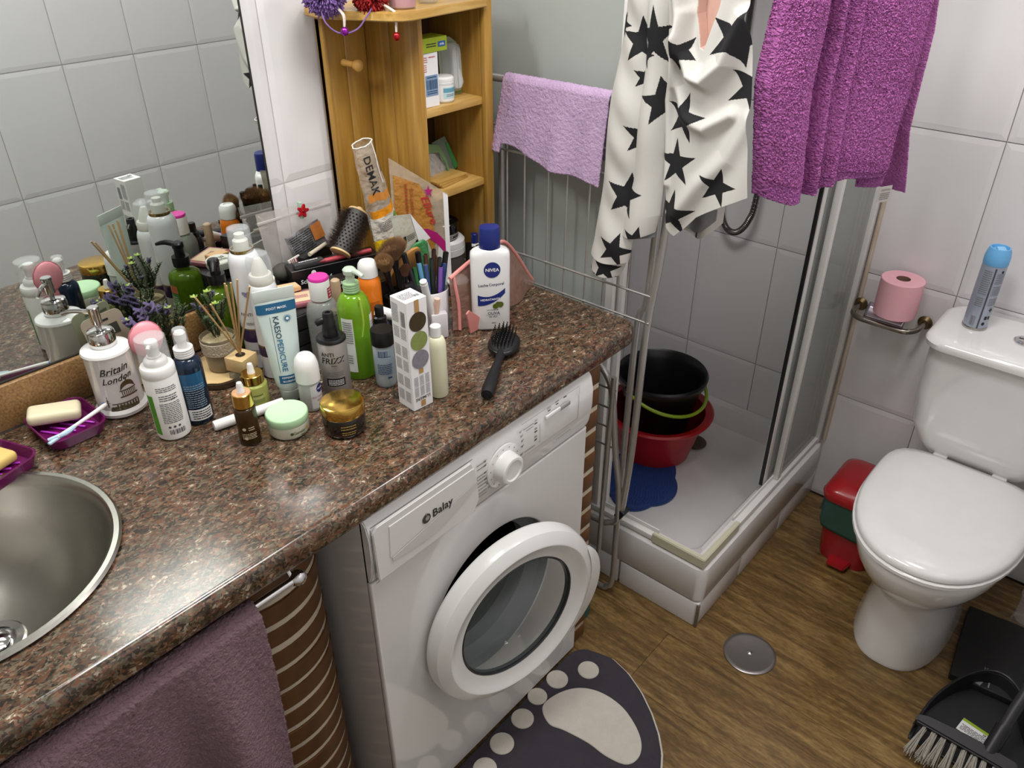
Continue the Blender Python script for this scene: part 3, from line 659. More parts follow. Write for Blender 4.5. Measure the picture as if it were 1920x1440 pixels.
sheet('second_sleeve', BL_, BR_, lambda s, t, y, z: .026 - .026 * math.sin(PI * s) ** .7 + .003 * math.sin(z * 31 + 2), [(-.583, 1.456, .072, -6, .62), (-.607, 1.349, .060, -12), (-.537, 1.160, .066, 5), (-.580, 1.075, .046, 12), (-.562, 1.425, .034, 12)], 80, 480, bot=lambda s: 1.074 + .022 * s - .006 * math.sin(PI * s))
link('cuff_lining', lathe_me([(.0, .004), (.034, .0), (.037, -.004), (.034, -.012), (.0, -.014)], 30, .42, 1), cgr, top_t, (.026, -.574, 1.086), (-.3, .1, 0))
# body
BDL = [(-.575, 1.62), (-.588, 1.512), (-.594, 1.431), (-.600, 1.362), (-.610, 1.273), (-.620, 1.197), (-.636, 1.116)]
BDR = [(-.735, 1.62), (-.742, 1.525), (-.756, 1.449), (-.770, 1.37), (-.780, 1.303), (-.787, 1.251), (-.793, 1.208)]
cowl = [(-.622, 1.53), (-.640, 1.44), (-.664, 1.405), (-.694, 1.400), (-.722, 1.43), (-.742, 1.50)]
f1 = [(-.625, 1.46), (-.632, 1.38), (-.655, 1.335), (-.70, 1.318), (-.74, 1.345)]
f2 = [(-.775, 1.34), (-.745, 1.27), (-.70, 1.215), (-.66, 1.15)]
f3 = [(-.64, 1.50), (-.612, 1.35), (-.625, 1.20)]
vneck = [(-.646, 1.60), (-.654, 1.50), (-.672, 1.448), (-.682, 1.446), (-.700, 1.51), (-.712, 1.60)]
def inpoly(y, z, P):
    c = False
    for i in range(len(P)):
        a, b = P[i], P[i - 1]
        if (a[1] > z) != (b[1] > z) and y < (b[0] - a[0]) * (z - a[1]) / (b[1] - a[1]) + a[0]: c = not c
    return c
def xfC(s, t, y, z):
    g = lambda ln, w_, a: a * math.exp(-(seglen(y, z, ln) / w_) ** 2)
    x_ = .026 - .016 * math.sin(PI * s) - g(cowl, .013, .030) - g(f1, .012, .016) - g(f2, .016, .014) - g(f3, .010, .012) + .008 * math.sin((y * 55) + z * 8)
    if inpoly(y, z, vneck): x_ += .022 * min(1, seglen(y, z, vneck[:3] + vneck[3:]) / .006)
    return x_
sheet('body', BDL, BDR, xfC, [(-.656, 1.330, .060, 10), (-.648, 1.245, .060, -6), (-.652, 1.150, .062, 2), (-.735, 1.217, .050, 10), (-.735, 1.470, .066, 18), (-.768, 1.392, .060, 22), (-.640, 1.44, .042, 40), (-.590, 1.473, .030, 12)], 250, 460,
      bot=lambda s: 1.114 - .012 * math.sin(PI * min(1, s * 2.5)) * (s < .4) + .094 * max(0, (s - .15) / .85) ** .8, extra=lambda y, z: inpoly(y, z, vneck))
def back(s, t):
    y = -.635 - .085 * s; zb = 1.093 - .018 * math.sin(PI * s) + .03 * s * s
    return (.082 + .012 * math.sin(s * 7), y, 1.16 + (zb - 1.16) * t)
grid('back_hem', 50, 40, back, [cot, ctb], top_t, thick=.0025, matfn=lambda s, t, c: 1 if (abs(s - .42) < .05 * t and t > .7) else 0)
grid('lining', 44, 30, lambda s, t: (.073 + .008 * math.sin(s * 7), -.641 - .070 * s, 1.15 + (1.103 - .012 * math.sin(PI * s) + .026 * s * s - 1.15) * t), cgr, top_t, thick=.002)

# ------------------------------------------------------------------ purple bath towel
ptw = thing('bath_towel', 'large purple terry bath towel hanging beside the star-print top', 'towel', (.10, -.775, 0))
pur = mat('purple_terry', '#cd7bbf', .95, bump=(300, 1, .006), col2='#a2549a', vscale=180)
purb = mat('purple_terry_border', '#b067a8', .85, bump=(160, .4, .002), col2='#8a4a86', vscale=20)
ex, ey = .901, -.4338
def pp(s, z, off): return (ex * s + ey * off, ey * s - ex * off, z)      # off > 0 comes towards the room
FL = [(-.03, 1.64), (-.032, 1.524), (-.038, 1.489), (-.047, 1.398), (-.030, 1.295), (-.013, 1.196)]
FR = [(.278, 1.64), (.286, 1.508), (.298, 1.416), (.303, 1.346), (.306, 1.211), (.302, 1.188)]
FB = [(-.013, 1.196), (.042, 1.177), (.095, 1.170), (.140, 1.180), (.166, 1.190), (.206, 1.197), (.302, 1.190)]
def tf(s, t):
    l = poly_at(FL, t); r = poly_at(FR, t); x_ = l[0] + (r[0] - l[0]) * s; z = l[1] + (r[1] - l[1]) * s
    k = [p for p in FB]; zb = None
    for a, b_ in zip(FB, FB[1:]):
        if a[0] <= x_ <= b_[0]: zb = a[1] + (b_[1] - a[1]) * (x_ - a[0]) / (b_[0] - a[0])
    if zb is None: zb = FB[0][1] if x_ < 0 else FB[-1][1]
    z += (zb - (FL[-1][1] + (FR[-1][1] - FL[-1][1]) * s)) * t ** 4
    off = .010 + .030 * math.exp(-((s - .20) / .16) ** 2) + .016 * math.exp(-((s - .44) / .025) ** 2) - .026 * math.exp(-((s - .37) / .04) ** 2) + .016 * math.exp(-((s - .56) / .03) ** 2) + .008 * math.sin(s * 8 + 1) - .02 * (max(0, .03 - s) / .03)
    band = 1 if t < .93 else 0
    return pp(x_, z, off - (0 if band else .0015))
def pile_grid(nm, nu, nv, fn, parent, p):
    return grid(nm, nu, nv, fn, [pur, purb], parent, thick=.003, pile=p, matfn=lambda s, t, c: 1 if t > .935 else 0)
pile_grid('front_fold', 260, 330, tf, ptw, .0017)
GR = [(.335, 1.64), (.333, 1.506), (.333, 1.391), (.330, 1.320), (.321, 1.256), (.318, 1.165)]
def tg(s, t):
    l = poly_at([(.25, 1.64), (.25, 1.17)], t); r = poly_at(GR, t)
    return pp(l[0] + (r[0] - l[0]) * s, l[1] + (r[1] - l[1]) * s, -.006 + .012 * math.sin(s * 3))
pile_grid('second_fold', 90, 300, tg, ptw, .0014)
HR = [(.348, 1.64), (.352, 1.504), (.361, 1.452), (.362, 1.402), (.362, 1.325), (.364, 1.266), (.384, 1.19), (.396, 1.136)]
def th(s, t):
    r = poly_at(HR, t); l = (.27 + .045 * t, 1.64 + (1.150 - 1.64) * t)
    return pp(l[0] + (r[0] - l[0]) * s, l[1] + (r[1] - l[1]) * s, -.060 + .052 * s ** 4)
pile_grid('back_fold', 80, 260, th, ptw, .0008)
ctag = link('care_tag', box_me(.034, .0008, .034, .0003, 1), mat('tag_satin', '#c9c3bd', .4), ptw, pp(.343, 1.122, -.012), (0, 0, -.449))
prints(ctag, 'tag_print', [('t', 'COTTON', .0055, 0, .026), ('l', 0, .013, .026, .016, 4)], grey_ink, loc=(0, -.0006, 0))

# ------------------------------------------------------------------ toilet, bin, paper, can
wc = thing('toilet', 'white close-coupled toilet with its lid closed against the far wall', 'toilet', (0, -1.208, 0))
def trg(z, xf, xb, hy, n=56, pw=2.3, cyo=0, pb=2.6):
    out = []; cx = (xf + xb) / 2 + (xb - xf) * .12
    for i in range(n):
        a = 2 * PI * i / n; c, s = math.cos(a), math.sin(a); q = pb if c > 0 else pw; k = (abs(c) ** q + abs(s) ** q) ** (-1 / q)
        rx = (xb - cx) if c > 0 else (cx - xf)
        out.append((cx + rx * c * k, hy * s * k + cyo, z))
    return out
loft([trg(.001, .318, .70, .112, pw=2.6), trg(.012, .316, .70, .114, pw=2.6), trg(.10, .335, .69, .102, pw=2.5), trg(.18, .340, .69, .100), trg(.215, .325, .69, .108), trg(.25, .290, .70, .128), trg(.29, .248, .71, .152), trg(.33, .222, .72, .168), trg(.365, .208, .73, .176), trg(.385, .204, .74, .178), trg(.394, .21, .74, .174)], ceramic, 'bowl', wc, smooth=60)
seatm = mat('white_seat_resin', '#dddcda', .16, coat=.4)
def lidr(z, d, xb=.668): return trg(z, .196 + d, xb - d, .186 - d, pw=2.25, pb=4.5)
loft([lidr(.396, .006), lidr(.400, .0), lidr(.408, .0), lidr(.412, .006)], seatm, 'seat', wc, smooth=50)
loft([lidr(.4125, .009), lidr(.415, .004), lidr(.424, .004), lidr(.431, .010), lidr(.436, .03), lidr(.4385, .07), lidr(.4395, .12)], seatm, 'lid', wc, smooth=60)
for y_ in (-.07, .07): B(wc, 'hinge', (.03, .035, .018), seatm, (.665, y_, .412), bev=.004)
def tk(z, xf, hy, r=.05):
    return [(p[0], p[1], z) for p in rrect(xf, .853, -hy, hy, r, 8)]
loft([tk(.395, .70, .10, .04), tk(.42, .675, .125, .045), tk(.45, .660, .148, .05), tk(.50, .648, .165, .05), tk(.60, .640, .174, .05), tk(.735, .632, .174, .05)], ceramic, 'tank', wc, smooth=50)
loft([tk(.7355, .616, .178, .05), tk(.739, .606, .184, .055), tk(.752, .603, .186, .055), tk(.760, .608, .182, .055), tk(.7645, .622, .170, .05), tk(.7655, .66, .15, .04)], ceramic, 'tank_lid', wc, smooth=50)
bt = L(wc, 'flush_button', [(0, 0), (.026, 0), (.026, .003), (.022, .0055), (.019, .005), (.017, .0065), (0, .007)], chrome, loc=(.73, -.012, .7655), seg=40)
B(bt, 'button_split', (.001, .032, .0008), ink, (0, 0, .0068))
can = thing('spray_can', 'tall pale blue air freshener can standing on the toilet tank lid', 'spray can', (.738, -1.104, .7655), -.95)
can.scale = (1.08, 1.08, 1.24)
cb = mat('can_print_blue', '#a9b1bf', .3, .3, col2='#9aa3b4', vscale=60)
L(can, 'can', [(0, .002), (.021, .0), (.0245, .002), (.025, .006), (.025, .128), (.0243, .134), (0, .134)], cb, seg=48)
L(can, 'base_rim', [(.0252, .0), (.0258, .001), (.0258, .005), (.0252, .006), (.0252, .0)], steel, seg=48)
bc = mat('sky_blue_plastic', '#6db3e6', .35)
cp = L(can, 'cap', [(.0248, .133), (.0255, .134), (.0255, .148), (.0235, .158), (.0205, .1655), (.0175, .1655), (.016, .160), (0, .158)], bc, seg=48)
B(cp, 'nozzle', (.018, .022, .007), mat('pale_blue_plastic', '#8cc7f0', .35), (0, -.008, .158), (.25, 0, 0), bev=.002)
prints(can, 'dark_stripe', [('b', -.006, .068, .0035, .125)], mat('stripe_grey', '#494a50', .4), radius=.025)
prints(can, 'printed_text', [('l', .010, .11, .022, .022, 6), ('l', .010, .085, .022, .02, 6), ('l', .010, .062, .02, .016, 5), ('l', -.019, .10, .018, .05, 12), ('l', -.019, .06, .016, .02, 5), ('bar', -.019, .02, .012, .02)], grey_ink, radius=.025)
prints(can, 'symbols', [('b', .006, .028, .006, .007), ('b', .014, .028, .005, .007), ('c', .004, .016, .0035), ('s', .012, .045, .006, 4), ('c', .010, .124, .0028)], ink, radius=.025, eps=.0005)
hold = thing('paper_holder', 'worn chrome toilet paper holder bracket on the far wall', 'paper holder', (.852, -.885, .685))
hm = mat('worn_chrome', '#a7a39c', .22, .95, col2='#7d7566', vscale=40); brs = mat('tarnished_brass', '#7b6a45', .4, .8, col2='#5a4e36', vscale=60)
T(hold, 'bar', [(0, .082, 0), (-.035, .084, -.002), (-.062, .080, -.004), (-.078, .060, -.005), (-.082, .03, -.005), (-.082, -.04, -.005), (-.078, -.066, -.005), (-.060, -.084, -.004), (-.030, -.090, -.002), (0, -.090, 0)], .0072, hm, 12, 5)
for y_ in (.082, -.090): L(hold, 'rosette', [(0, 0), (.018, 0), (.019, .003), (.015, .008), (.011, .012), (0, .012)], brs, loc=(0, y_, 0), rot=(0, -PI / 2, 0), seg=28)
grid('cover_plate', 14, 16, lambda s, t: (-.012 - .052 * t, .052 - .105 * s, .010 + .020 * math.sin(PI * min(1, t * 1.0)) ** .7 - .020 * t * t), mat('lilac_steel', '#b9aeb9', .22, .85), hold, thick=.0018)
roll = thing('toilet_roll', 'pink toilet roll standing on the paper holder', 'toilet roll', (.794, -.906, .7125))
pk_ = mat('pink_paper', '#f0b9c2', .9, bump=(220, .35, .001), col2='#ebb0ba', vscale=40)
L(roll, 'paper', [(.018, 0), (.052, 0), (.0535, .0015), (.0535, .0985), (.052, .100), (.018, .100), (.018, 0)], pk_, seg=56)
L(roll, 'core', [(.0182, .0995), (.0168, .0995), (.0168, .0), (.0182, 0), (.0182, .0995)], mat('cardboard', '#8d6a5e', .9), seg=32)
bin_ = thing('pedal_bin', 'small red pedal bin with dark green liner beside the toilet', 'bin', (.672, -.992, 0), 0)
bin_.scale = (1.12, 1.12, 1.06)
rb = mat('red_bin_plastic', '#a01c22', .25, coat=.2, col2='#8f171d')
def bz_(z, hx, hy, r=.03, cx=0): return [(p[0] + cx, p[1], z) for p in rrect(-hx, hx, -hy, hy, r, 5)]
loft([bz_(.001, .068, .062), bz_(.02, .07, .064), bz_(.205, .084, .076)], rb, 'body', bin_)
loft([bz_(.206, .090, .082), bz_(.222, .093, .085), bz_(.238, .086, .078), bz_(.25, .07, .06, .028), bz_(.254, .045, .04, .02)], rb, 'lid', bin_, smooth=60)
lin_ = mat('green_bin_bag', '#32554a', .4, col2='#274239', vscale=30)
def lf(s, t):
    a = 2 * PI * s; p = rrect(-.084, .084, -.077, .077, .03, 12); n = len(p); q = p[int(s * n) % n]
    k = 1 + .05 * t + .03 * math.sin(a * 7 + t * 3) * t
    return (q[0] * k, q[1] * k, .212 - (.085 + .022 * math.sin(a * 2 + 1.2)) * t + .004 * math.sin(a * 11) * t)
grid('bag_liner', 64, 12, lf, lin_, bin_, thick=.001)
link('pedal', prism_me([(-.105, -.022), (-.06, -.03), (-.06, .03), (-.105, .022)], .012, 'z', bev=.003), rb, bin_, (0, 0, .012))
T(bin_, 'carry_wire', [(-.088, -.03, .20), (-.098, -.038, .16), (-.1, -.046, .145), (-.099, -.054, .16), (-.09, -.058, .20)], .0018, white_mt, 8, 4)
# ------------------------------------------------------------------ floor things
fd = thing('floor_drain', 'round flat steel drain cover in the wooden floor', 'drain cover', (.131, -.945, 0))
L(fd, 'cover', [(0, 0), (.064, 0), (.066, .001), (.066, .003), (.0635, .0045), (.056, .0045), (.052, .0038), (.0, .0038)], mat('grey_steel', '#8f8a88', .32, .85, bump=(30, .1)), seg=72)
L(fd, 'screw', [(0, .0036), (.007, .0036), (.007, .005), (.004, .0075), (0, .008)], chrome, seg=20)
scl = thing('bathroom_scale', 'flat black bathroom scale with grey footprints printed on it beside the toilet base', 'scale', (.525, -1.425, 0), .19 - .09)
link('platform', box_me(.27, .17, .022, .004, 2), mat('matte_black', '#19191a', .5), scl, (0, 0, .001))
prints(scl, 'printed_marks', [('t', 'Health', .013, 0, -.015, 180), ('c', -.012, .006, .0075), ('c', .012, .006, .0075), ('c', -.010, -.002, .004), ('c', .010, -.002, .004), ('b', .0, .033, .003, .02), ('p', [(.012, .03), (.04, .028), (.03, .045), (.018, .048)])], mat('print_grey', '#8c8c8c', .5), loc=(-.085, .0, .0236), rot=(-PI / 2, 0, PI / 2))
gls = thing('glass_jar', 'clear glass jar at the right edge of the photo behind the black scale', 'jar', (.70, -1.455, 0))
L(gls, 'jar', [(0, 0), (.03, 0), (.034, .005), (.034, .012), (.031, .018), (.031, .09), (.034, .097), (.034, .102), (.031, .102), (.029, .096), (.029, .02), (0, .012)], clear, seg=40)
dpn = thing('dustpan', 'black dustpan lying on the wooden floor with a label stuck inside', 'dustpan', (0, 0, 0))
dk = mat('dark_dustpan_plastic', '#232326', .38, col2='#1c1c1f')
def dpf(s, t):
    # s across the mouth (0 = toilet side), t = 0 mouth, 1 back wall top
    y = -1.335 - .235 * s; bow = math.sin(PI * s) ** .55
    x_ = .150 + (.255 * bow + .01) * min(1, t * 1.25)
    z = .003 + (0 if t < .8 else .055 * ((t - .8) / .2) * (.25 + .75 * bow)) + .012 * (1 - bow) * t
    return (x_ + (.012 * (t - .8) * 5 if t > .8 else 0), y, z)
grid('pan', 48, 40, dpf, dk, dpn, thick=.003)
for s in (0,): T(dpn, 'rim', [Vector(dpf(k / 30, 1)) + Vector((0, 0, .001)) for k in range(31)], .0032, dk, 8)
T(dpn, 'rim_edge', [Vector(dpf(.02, .02)), Vector(dpf(.02, .98))], .003, dk, 8)
lb = link('label', box_me(.042, .075, .0006, 0), mat('paper_white', '#e4e4e4', .5), dpn, (.262, -1.452, .0055), (0, 0, -.15))
B(lb, 'green_band', (.008, .075, .0006), lime, (.017, 0, .0004), bev=0)
prints(lb, 'label_print', [('l', 0, .002, .066, .02, 5), ('bar', -.02, -.012, .02, .006)], ink, loc=(-.004, 0, .0008), rot=(-PI / 2, 0, PI / 2))
br = thing('broom', 'black broom head with pale bristles clipped on the dustpan', 'broom', (.168, -1.44, .0))
bh = [(-.004, .105), (.012, .108), (.022, .09), (.03, 0), (.026, -.10), (-.006, -.10)]
link('head', prism_me(bh, .022, 'z', bev=.004), dk, br, (0, 0, .040), (0, -.25, 0))
bst = mat('bristle_grey', '#b5b1a6', .8, col2='#928e83', vscale=200)
for i in range(9):
    y_ = .082 - .021 * i; bv, bf = [], []
    for q in range(34):
        a, rr = random.uniform(0, 2 * PI), random.uniform(0, .006); y0, z0 = y_ + rr * math.cos(a), .050 + rr * math.sin(a)
        y1 = y0 + random.uniform(-.009, .009) + (y_ - 0) * .12; x1 = -.062 - random.uniform(0, .018); z1 = max(.004, .022 + random.uniform(-.012, .014)); k0 = len(bv); e_ = .0009
        bv += [(0, y0 - e_, z0), (0, y0 + e_, z0), (x1, y1 + e_, z1), (x1, y1 - e_, z1), (0, y0, z0 + e_), (x1, y1, z1 + e_)]
        bf += [(k0, k0 + 1, k0 + 2, k0 + 3), (k0, k0 + 4, k0 + 5, k0 + 3), (k0 + 1, k0 + 4, k0 + 5, k0 + 2)]
    link('bristle_tuft', mesh('tuft', bv, bf), bst, br, kind='stuff', smooth=0)
T(br, 'handle', [(.02, -.045, .055), (.10, -.055, .12), (.36, -.10, .33)], .0125, mat('dark_grey_plastic', '#2e2e31', .45), 16)
T(br, 'socket', [(.018, -.044, .053), (.07, -.051, .096)], .0165, dk, 16)
db = thing('detergent_bottle', 'turquoise translucent bottle on the floor behind the washing machine door', 'bottle', (-.045, -.52, 0))
L(db, 'bottle', [(0, 0), (.032, 0), (.036, .004), (.036, .10), (.03, .13), (.014, .15), (.014, .165), (0, .165)], mat('turquoise_plastic', '#2f6a6c', .2, alpha=.8), seg=36)
L(db, 'cap', [(0, .163), (.017, .163), (.017, .185), (0, .187)], mat('teal_cap', '#1e4a50', .4), seg=28)
# bath mat with paw prints
bmt = thing('bath_mat', 'dark grey bath mat with white paw prints in front of the washing machine', 'bath mat', (0, 0, 0))
mg = mat('charcoal_plush', '#3f3b41', .95, bump=(300, .8, .003), col2='#34313a', vscale=30); mwp = mat('cream_plush', '#cfcac0', .95, bump=(300, .6, .003), col2='#bfbaaf', vscale=40)
oc = [(-.90, -.60), (-.20, -.598), (-.165, -.600), (-.140, -.618), (-.128, -.65), (-.118, -.69), (-.130, -.745), (-.155, -.80), (-.188, -.850), (-.225, -.893), (-.262, -.925), (-.31, -.952), (-.38, -.970), (-.55, -.978), (-.90, -.978)]
link('pile', prism_me(oc, .012, 'z', bev=.004), mg, bmt, (0, 0, .001))
link('backing', prism_me([(x_ + (.0035 if x_ > -.5 else 0), y_ - (.0035 if y_ < -.62 else 0)) for x_, y_ in oc], .004, 'z'), mat('mat_backing', '#c9c4b8', .9), bmt, (0, 0, .0005))
def spl(pts, n=6):
    out = []
    for i in range(len(pts)):
        p0, p1, p2, p3 = [Vector(pts[(i + k) % len(pts)]) for k in (-1, 0, 1, 2)]
        for k in range(n):
            t = k / n; q = .5 * ((2 * p1) + (-p0 + p2) * t + (2 * p0 - 5 * p1 + 4 * p2 - p3) * t * t + (-p0 + 3 * p1 - 3 * p2 + p3) * t ** 3); out.append((q.x, q.y))
    return out
pad1 = [(-.345, -.645), (-.29, -.652), (-.245, -.682), (-.222, -.73), (-.222, -.79), (-.245, -.845), (-.275, -.880), (-.310, -.893), (-.340, -.880), (-.352, -.835), (-.352, -.785), (-.362, -.725), (-.372, -.685)]
link('pad_print', prism_me(spl(pad1), .003, 'z', bev=.001), mwp, bmt, (0, 0, .0115))
pad2 = [(-.52, -.69), (-.58, -.665), (-.64, -.68), (-.69, -.73), (-.70, -.80), (-.66, -.86), (-.60, -.90), (-.55, -.89), (-.53, -.83), (-.515, -.76)]
link('pad_print', prism_me(spl(pad2), .003, 'z', bev=.001), mwp, bmt, (0, 0, .0115))
for x_, y_, r in ((-.189, -.666, .0265), (-.262, -.624, .027), (-.332, -.618, .024), (-.402, -.630, .027), (-.482, -.636, .028), (-.553, -.648, .027), (-.63, -.64, .026), (-.70, -.65, .026)):
    link('toe_print', prism_me(circ(0, 0, r, 32), .003, 'z', bev=.001), mwp, bmt, (x_, y_, .0115))

# ------------------------------------------------------------------ toiletries on the worktop
H = .9005
FACE = -.50     # most of them look towards the room
def cyl_bottle(parent, name, r, h, m, sh=.02, neck=.010, nh=.008, loc=(0, 0, 0), base=.003, sy=1, power=2, seg=44):
    """plain bottle: rounded base, straight side to h, shoulder of height sh up to a neck"""
    pr = [(0, .001), (r - base * 1.3, 0), (r - base * .3, .001), (r, base)]
    pr += [(r, h)]
    for i in range(1, 8):
        a = PI / 2 * i / 7; pr.append((neck + (r - neck) * math.cos(a), h + sh * math.sin(a)))
    pr += [(neck, h + sh + nh), (0, h + sh + nh)]
    return L(parent, name, pr, m, loc, seg=seg, sy=sy, power=power)
def ribbed(parent, name, r, h, m, z, n=5, top=True):
    pr = [(0, 0), (r, 0)]
    for i in range(n): z0 = h * i / n; pr += [(r, z0 + h / n * .15), (r * 1.03, z0 + h / n * .35), (r * 1.03, z0 + h / n * .75), (r, z0 + h / n * .9)]
    pr += [(r, h), (0, h)]
    return L(parent, name, pr, m, (0, 0, z))
def disc_cap(parent, name, r, h, m, z, bev=.0012, r2=None, loc=(0, 0)):
    r2 = r2 or r
    return L(parent, name, [(0, 0), (r, 0), (r, .0004), (r2, h - bev), (r2 - bev, h), (0, h)], m, (loc[0], loc[1], z))

# soap dispenser with a printed town view
t = thing('soap_dispenser', 'white ceramic soap dispenser with chrome pump and printed Britain London picture', 'soap dispenser', (-.867, -.088, H), -.42)
L(t, 'body', [(0, 0), (.037, 0), (.0425, .004), (.0435, .010), (.041, .014), (.0385, .017), (.0385, .112), (.0395, .1155), (.0405, .119), (.039, .1225), (.030, .1265), (.018, .1285), (0, .129)], ceramic, seg=64)
prints(t, 'script_lettering', [('t', 'Britain', .0185, .0045, .094, 6, .45), ('t', 'London', .0165, .006, .077, 6, .45)], mat('sepia_ink', '#2c261f', .5), radius=.0385, eps=.0006)
prints(t, 'small_script', [('l', -.001, .0865, .03, .004, 1), ('l', -.004, .070, .02, .002, 1)], mat('pale_grey_ink', '#b2aeaa', .5), radius=.0385, eps=.0006)
dome = [('p', [(.006, .055)] + [(.020 - .013 * math.cos(PI * i / 10), .057 + .014 * math.sin(PI * i / 10)) for i in range(11)] + [(.034, .055)]), ('b', .020, .074, .002, .007), ('b', .020, .0535, .030, .002), ('b', .020, .0415, .032, .0025)]
dome += [('b', .0085 + .0033 * i, .0475, .0012, .010) for i in range(8)]
dome += [('b', .010, .030, .045, .002), ('b', -.019, .032, .0022, .015), ('b', -.019, .0415, .001, .008), ('b', -.019, .037, .006, .001), ('b', -.019, .033, .008, .001)]
dome += [('b', -.004 + .0052 * i, .024, .0028, .009) for i in range(8)]
prints(t, 'printed_building', dome, brown_ink, radius=.0385, eps=.0006)
tr = [('c', -.012 + .006 * i + .002 * math.sin(i * 4), .021 + .002 * math.sin(i * 7), .0042 - .0012 * (i % 2)) for i in range(8)] + [('b', .008, .0175, .050, .003)]
prints(t, 'printed_trees', tr, mat('dark_tree_ink', '#3a3324', .6, col2='#6a6344', vscale=200), radius=.0385, eps=.0008)
p = thing  # short alias not used for parts
pump = L(t, 'pump_collar', [(0, 0), (.021, 0), (.0215, .001), (.0215, .021), (.0205, .0225), (.0205, .0265), (.018, .028), (.008, .030), (0, .030)], chrome, (0, 0, .1285), seg=48)
L(pump, 'pump_stem', [(0, 0), (.0045, 0), (.0045, .010), (.0085, .011), (.0088, .034), (.0095, .036), (.0095, .040), (.0085, .041), (0, .041)], chrome, (0, 0, .029), seg=32)
T(pump, 'nozzle', [(-.004, .002, .060), (-.025, .012, .0625), (-.042, .021, .060), (-.050, .025, .056)], [.0042, .0038, .0032, .0028], chrome, 10, 4)

# foam pump bottle, clear cap
t = thing('foam_pump_bottle', 'white foam pump bottle with clear cap and bar code label beside the soap dispenser', 'bottle', (-.847, -.229, H), -.30)
L(t, 'body', [(0, .001), (.0235, 0), (.0265, .003), (.027, .007), (.027, .115), (.0262, .117), (.0262, .1185), (.0268, .120), (.0268, .132), (.025, .135), (.0185, .137), (.0185, .141), (0, .141)], white_mt, seg=52)
L(t, 'collar', [(0, 0), (.0185, 0), (.0185, .004), (.016, .008), (.0115, .010), (.0115, .013), (0, .013)], white_gl, (0, 0, .139), seg=40)
ph = L(t, 'pump_head', [(0, 0), (.0095, 0), (.0095, .014), (.0105, .016), (.0105, .024), (.009, .0265), (0, .027)], white_gl, (0, 0, .151), seg=36)
T(ph, 'spout', [(0, 0, .020), (-.006, -.010, .021), (-.008, -.0135, .0185)], .0035, white_gl, 10)
L(t, 'clear_cap', [(.0245, .0), (.0240, .040), (.0235, .0475), (.021, .049), (.0, .049), (0, .0478), (.0205, .0478), (.0225, .0465), (.0232, .0), (.0245, .0)], clear, (0, 0, .137), seg=48)
patch(t, 'green_panel', .014, .012, .088, .027, mat('leaf_green_print', '#5ea42e', .4, col2='#3c8a2a', vscale=50), x0=-.031)
prints(t, 'printed_text', [('l', .002, .100, .034, .010, 3), ('l', .002, .084, .03, .012, 3), ('t', '2.80', .005, .008, .080), ('l', .002, .055, .034, .040, 12), ('c', -.008, .028, .0022), ('c', .0, .028, .0022), ('c', .008, .028, .0022), ('bar', .004, .018, .026, .009)], mat('bottle_ink', '#55555a', .5), radius=.027)

# dark blue spray bottle
t = thing('spray_bottle', 'dark blue spray bottle with white collar and clear cap behind the foam pump bottle', 'bottle', (-.796, -.224, H), -.35)
dbl = mat('dark_blue_plastic', '#16283d', .14, alpha=.96, col2='#122236')
cyl_bottle(t, 'body', .0235, .108, dbl, .018, .011, .002)
ribbed(t, 'collar', .0155, .016, white_gl, .127, 4)
L(t, 'sprayer', [(0, 0), (.008, 0), (.008, .012), (.0095, .014), (.0095, .026), (.007, .029), (0, .029)], white_gl, (0, 0, .143), seg=30)
L(t, 'clear_cap', [(.0125, 0), (.0115, .032), (.010, .034), (0, .034), (0, .0332), (.0098, .0332), (.0115, 0), (.0125, 0)], clear, (0, 0, .143), seg=32)
patch(t, 'blue_gloss_panel', .040, .070, .102, .0235, mat('blue_print', '#235a80', .2), x0=.0)
patch(t, 'white_label', .042, .010, .032, .0235, mat('paper_white', '#e4e4e4', .5), x0=.002)
prints(t, 'printed_text', [('l', .004, .021, .034, .018, 4), ('t', '2.80', .0048, .012, .0145)], ink, radius=.0235, eps=.0006)
prints(t, 'printed_lines', [('l', .0, .058, .034, .046, 11)], mat('pale_blue_ink', '#7e93a6', .5), radius=.0235, eps=.0006)

# soap dishes, soaps, toothbrush parts
mag = mat('magenta_clear_plastic', '#741a5c', .1, alpha=.78, col2='#651650')
def dish(name, lab, loc, rz, hx=.058, hy=.052):
    t = thing(name, lab, 'soap dish', loc, rz)
    def rr(z, d, r=.022): return [(p[0], p[1], z) for p in rrect(-hx + d, hx - d, -hy + d, hy - d, r, 6)]
    loft([rr(0, .010), rr(.002, .006), rr(.022, .0), rr(.024, .001), rr(.023, .003), rr(.006, .009), rr(.004, .013)], mag, 'dish', t, cap1=True)
    for k in range(4): B(t, 'rib', (.004, .05, .003), mat('bright_magenta', '#b43bc4', .2), (-.024 + .016 * k, 0, .0045), (0, 0, .5), bev=.001)
    return t
dish('soap_dish', 'magenta translucent soap dish holding a cream bar of soap, near the soap dispenser', (-.962, -.085, H), .0, .050, .060)
dish('soap_dish', 'magenta translucent soap dish at the left edge of the photo, beside the sink', (-1.098, -.118, H), .35)
soapm = mat('cream_soap', '#ded6b8', .45, sss=.1, col2='#d5cba8'); soap2 = mat('yellow_soap', '#dbc27a', .45, col2='#cdb062')
def soap(lab, loc, rot, m, s=(.082, .044, .022)):
    t = tag(link('soap_bar', box_me(*s, .0085, 4), m, None, loc, rot, smooth=60), lab, 'soap'); return t
soap('cream bar of soap resting across the magenta dish near the dispenser', (-.968, -.058, .9155), (0, .08, -.42), soapm)
soap('yellowish bar of soap in the dish at the left edge of the photo', (-1.096, -.116, .911), (0, .05, .35), soap2, (.075, .045, .02))
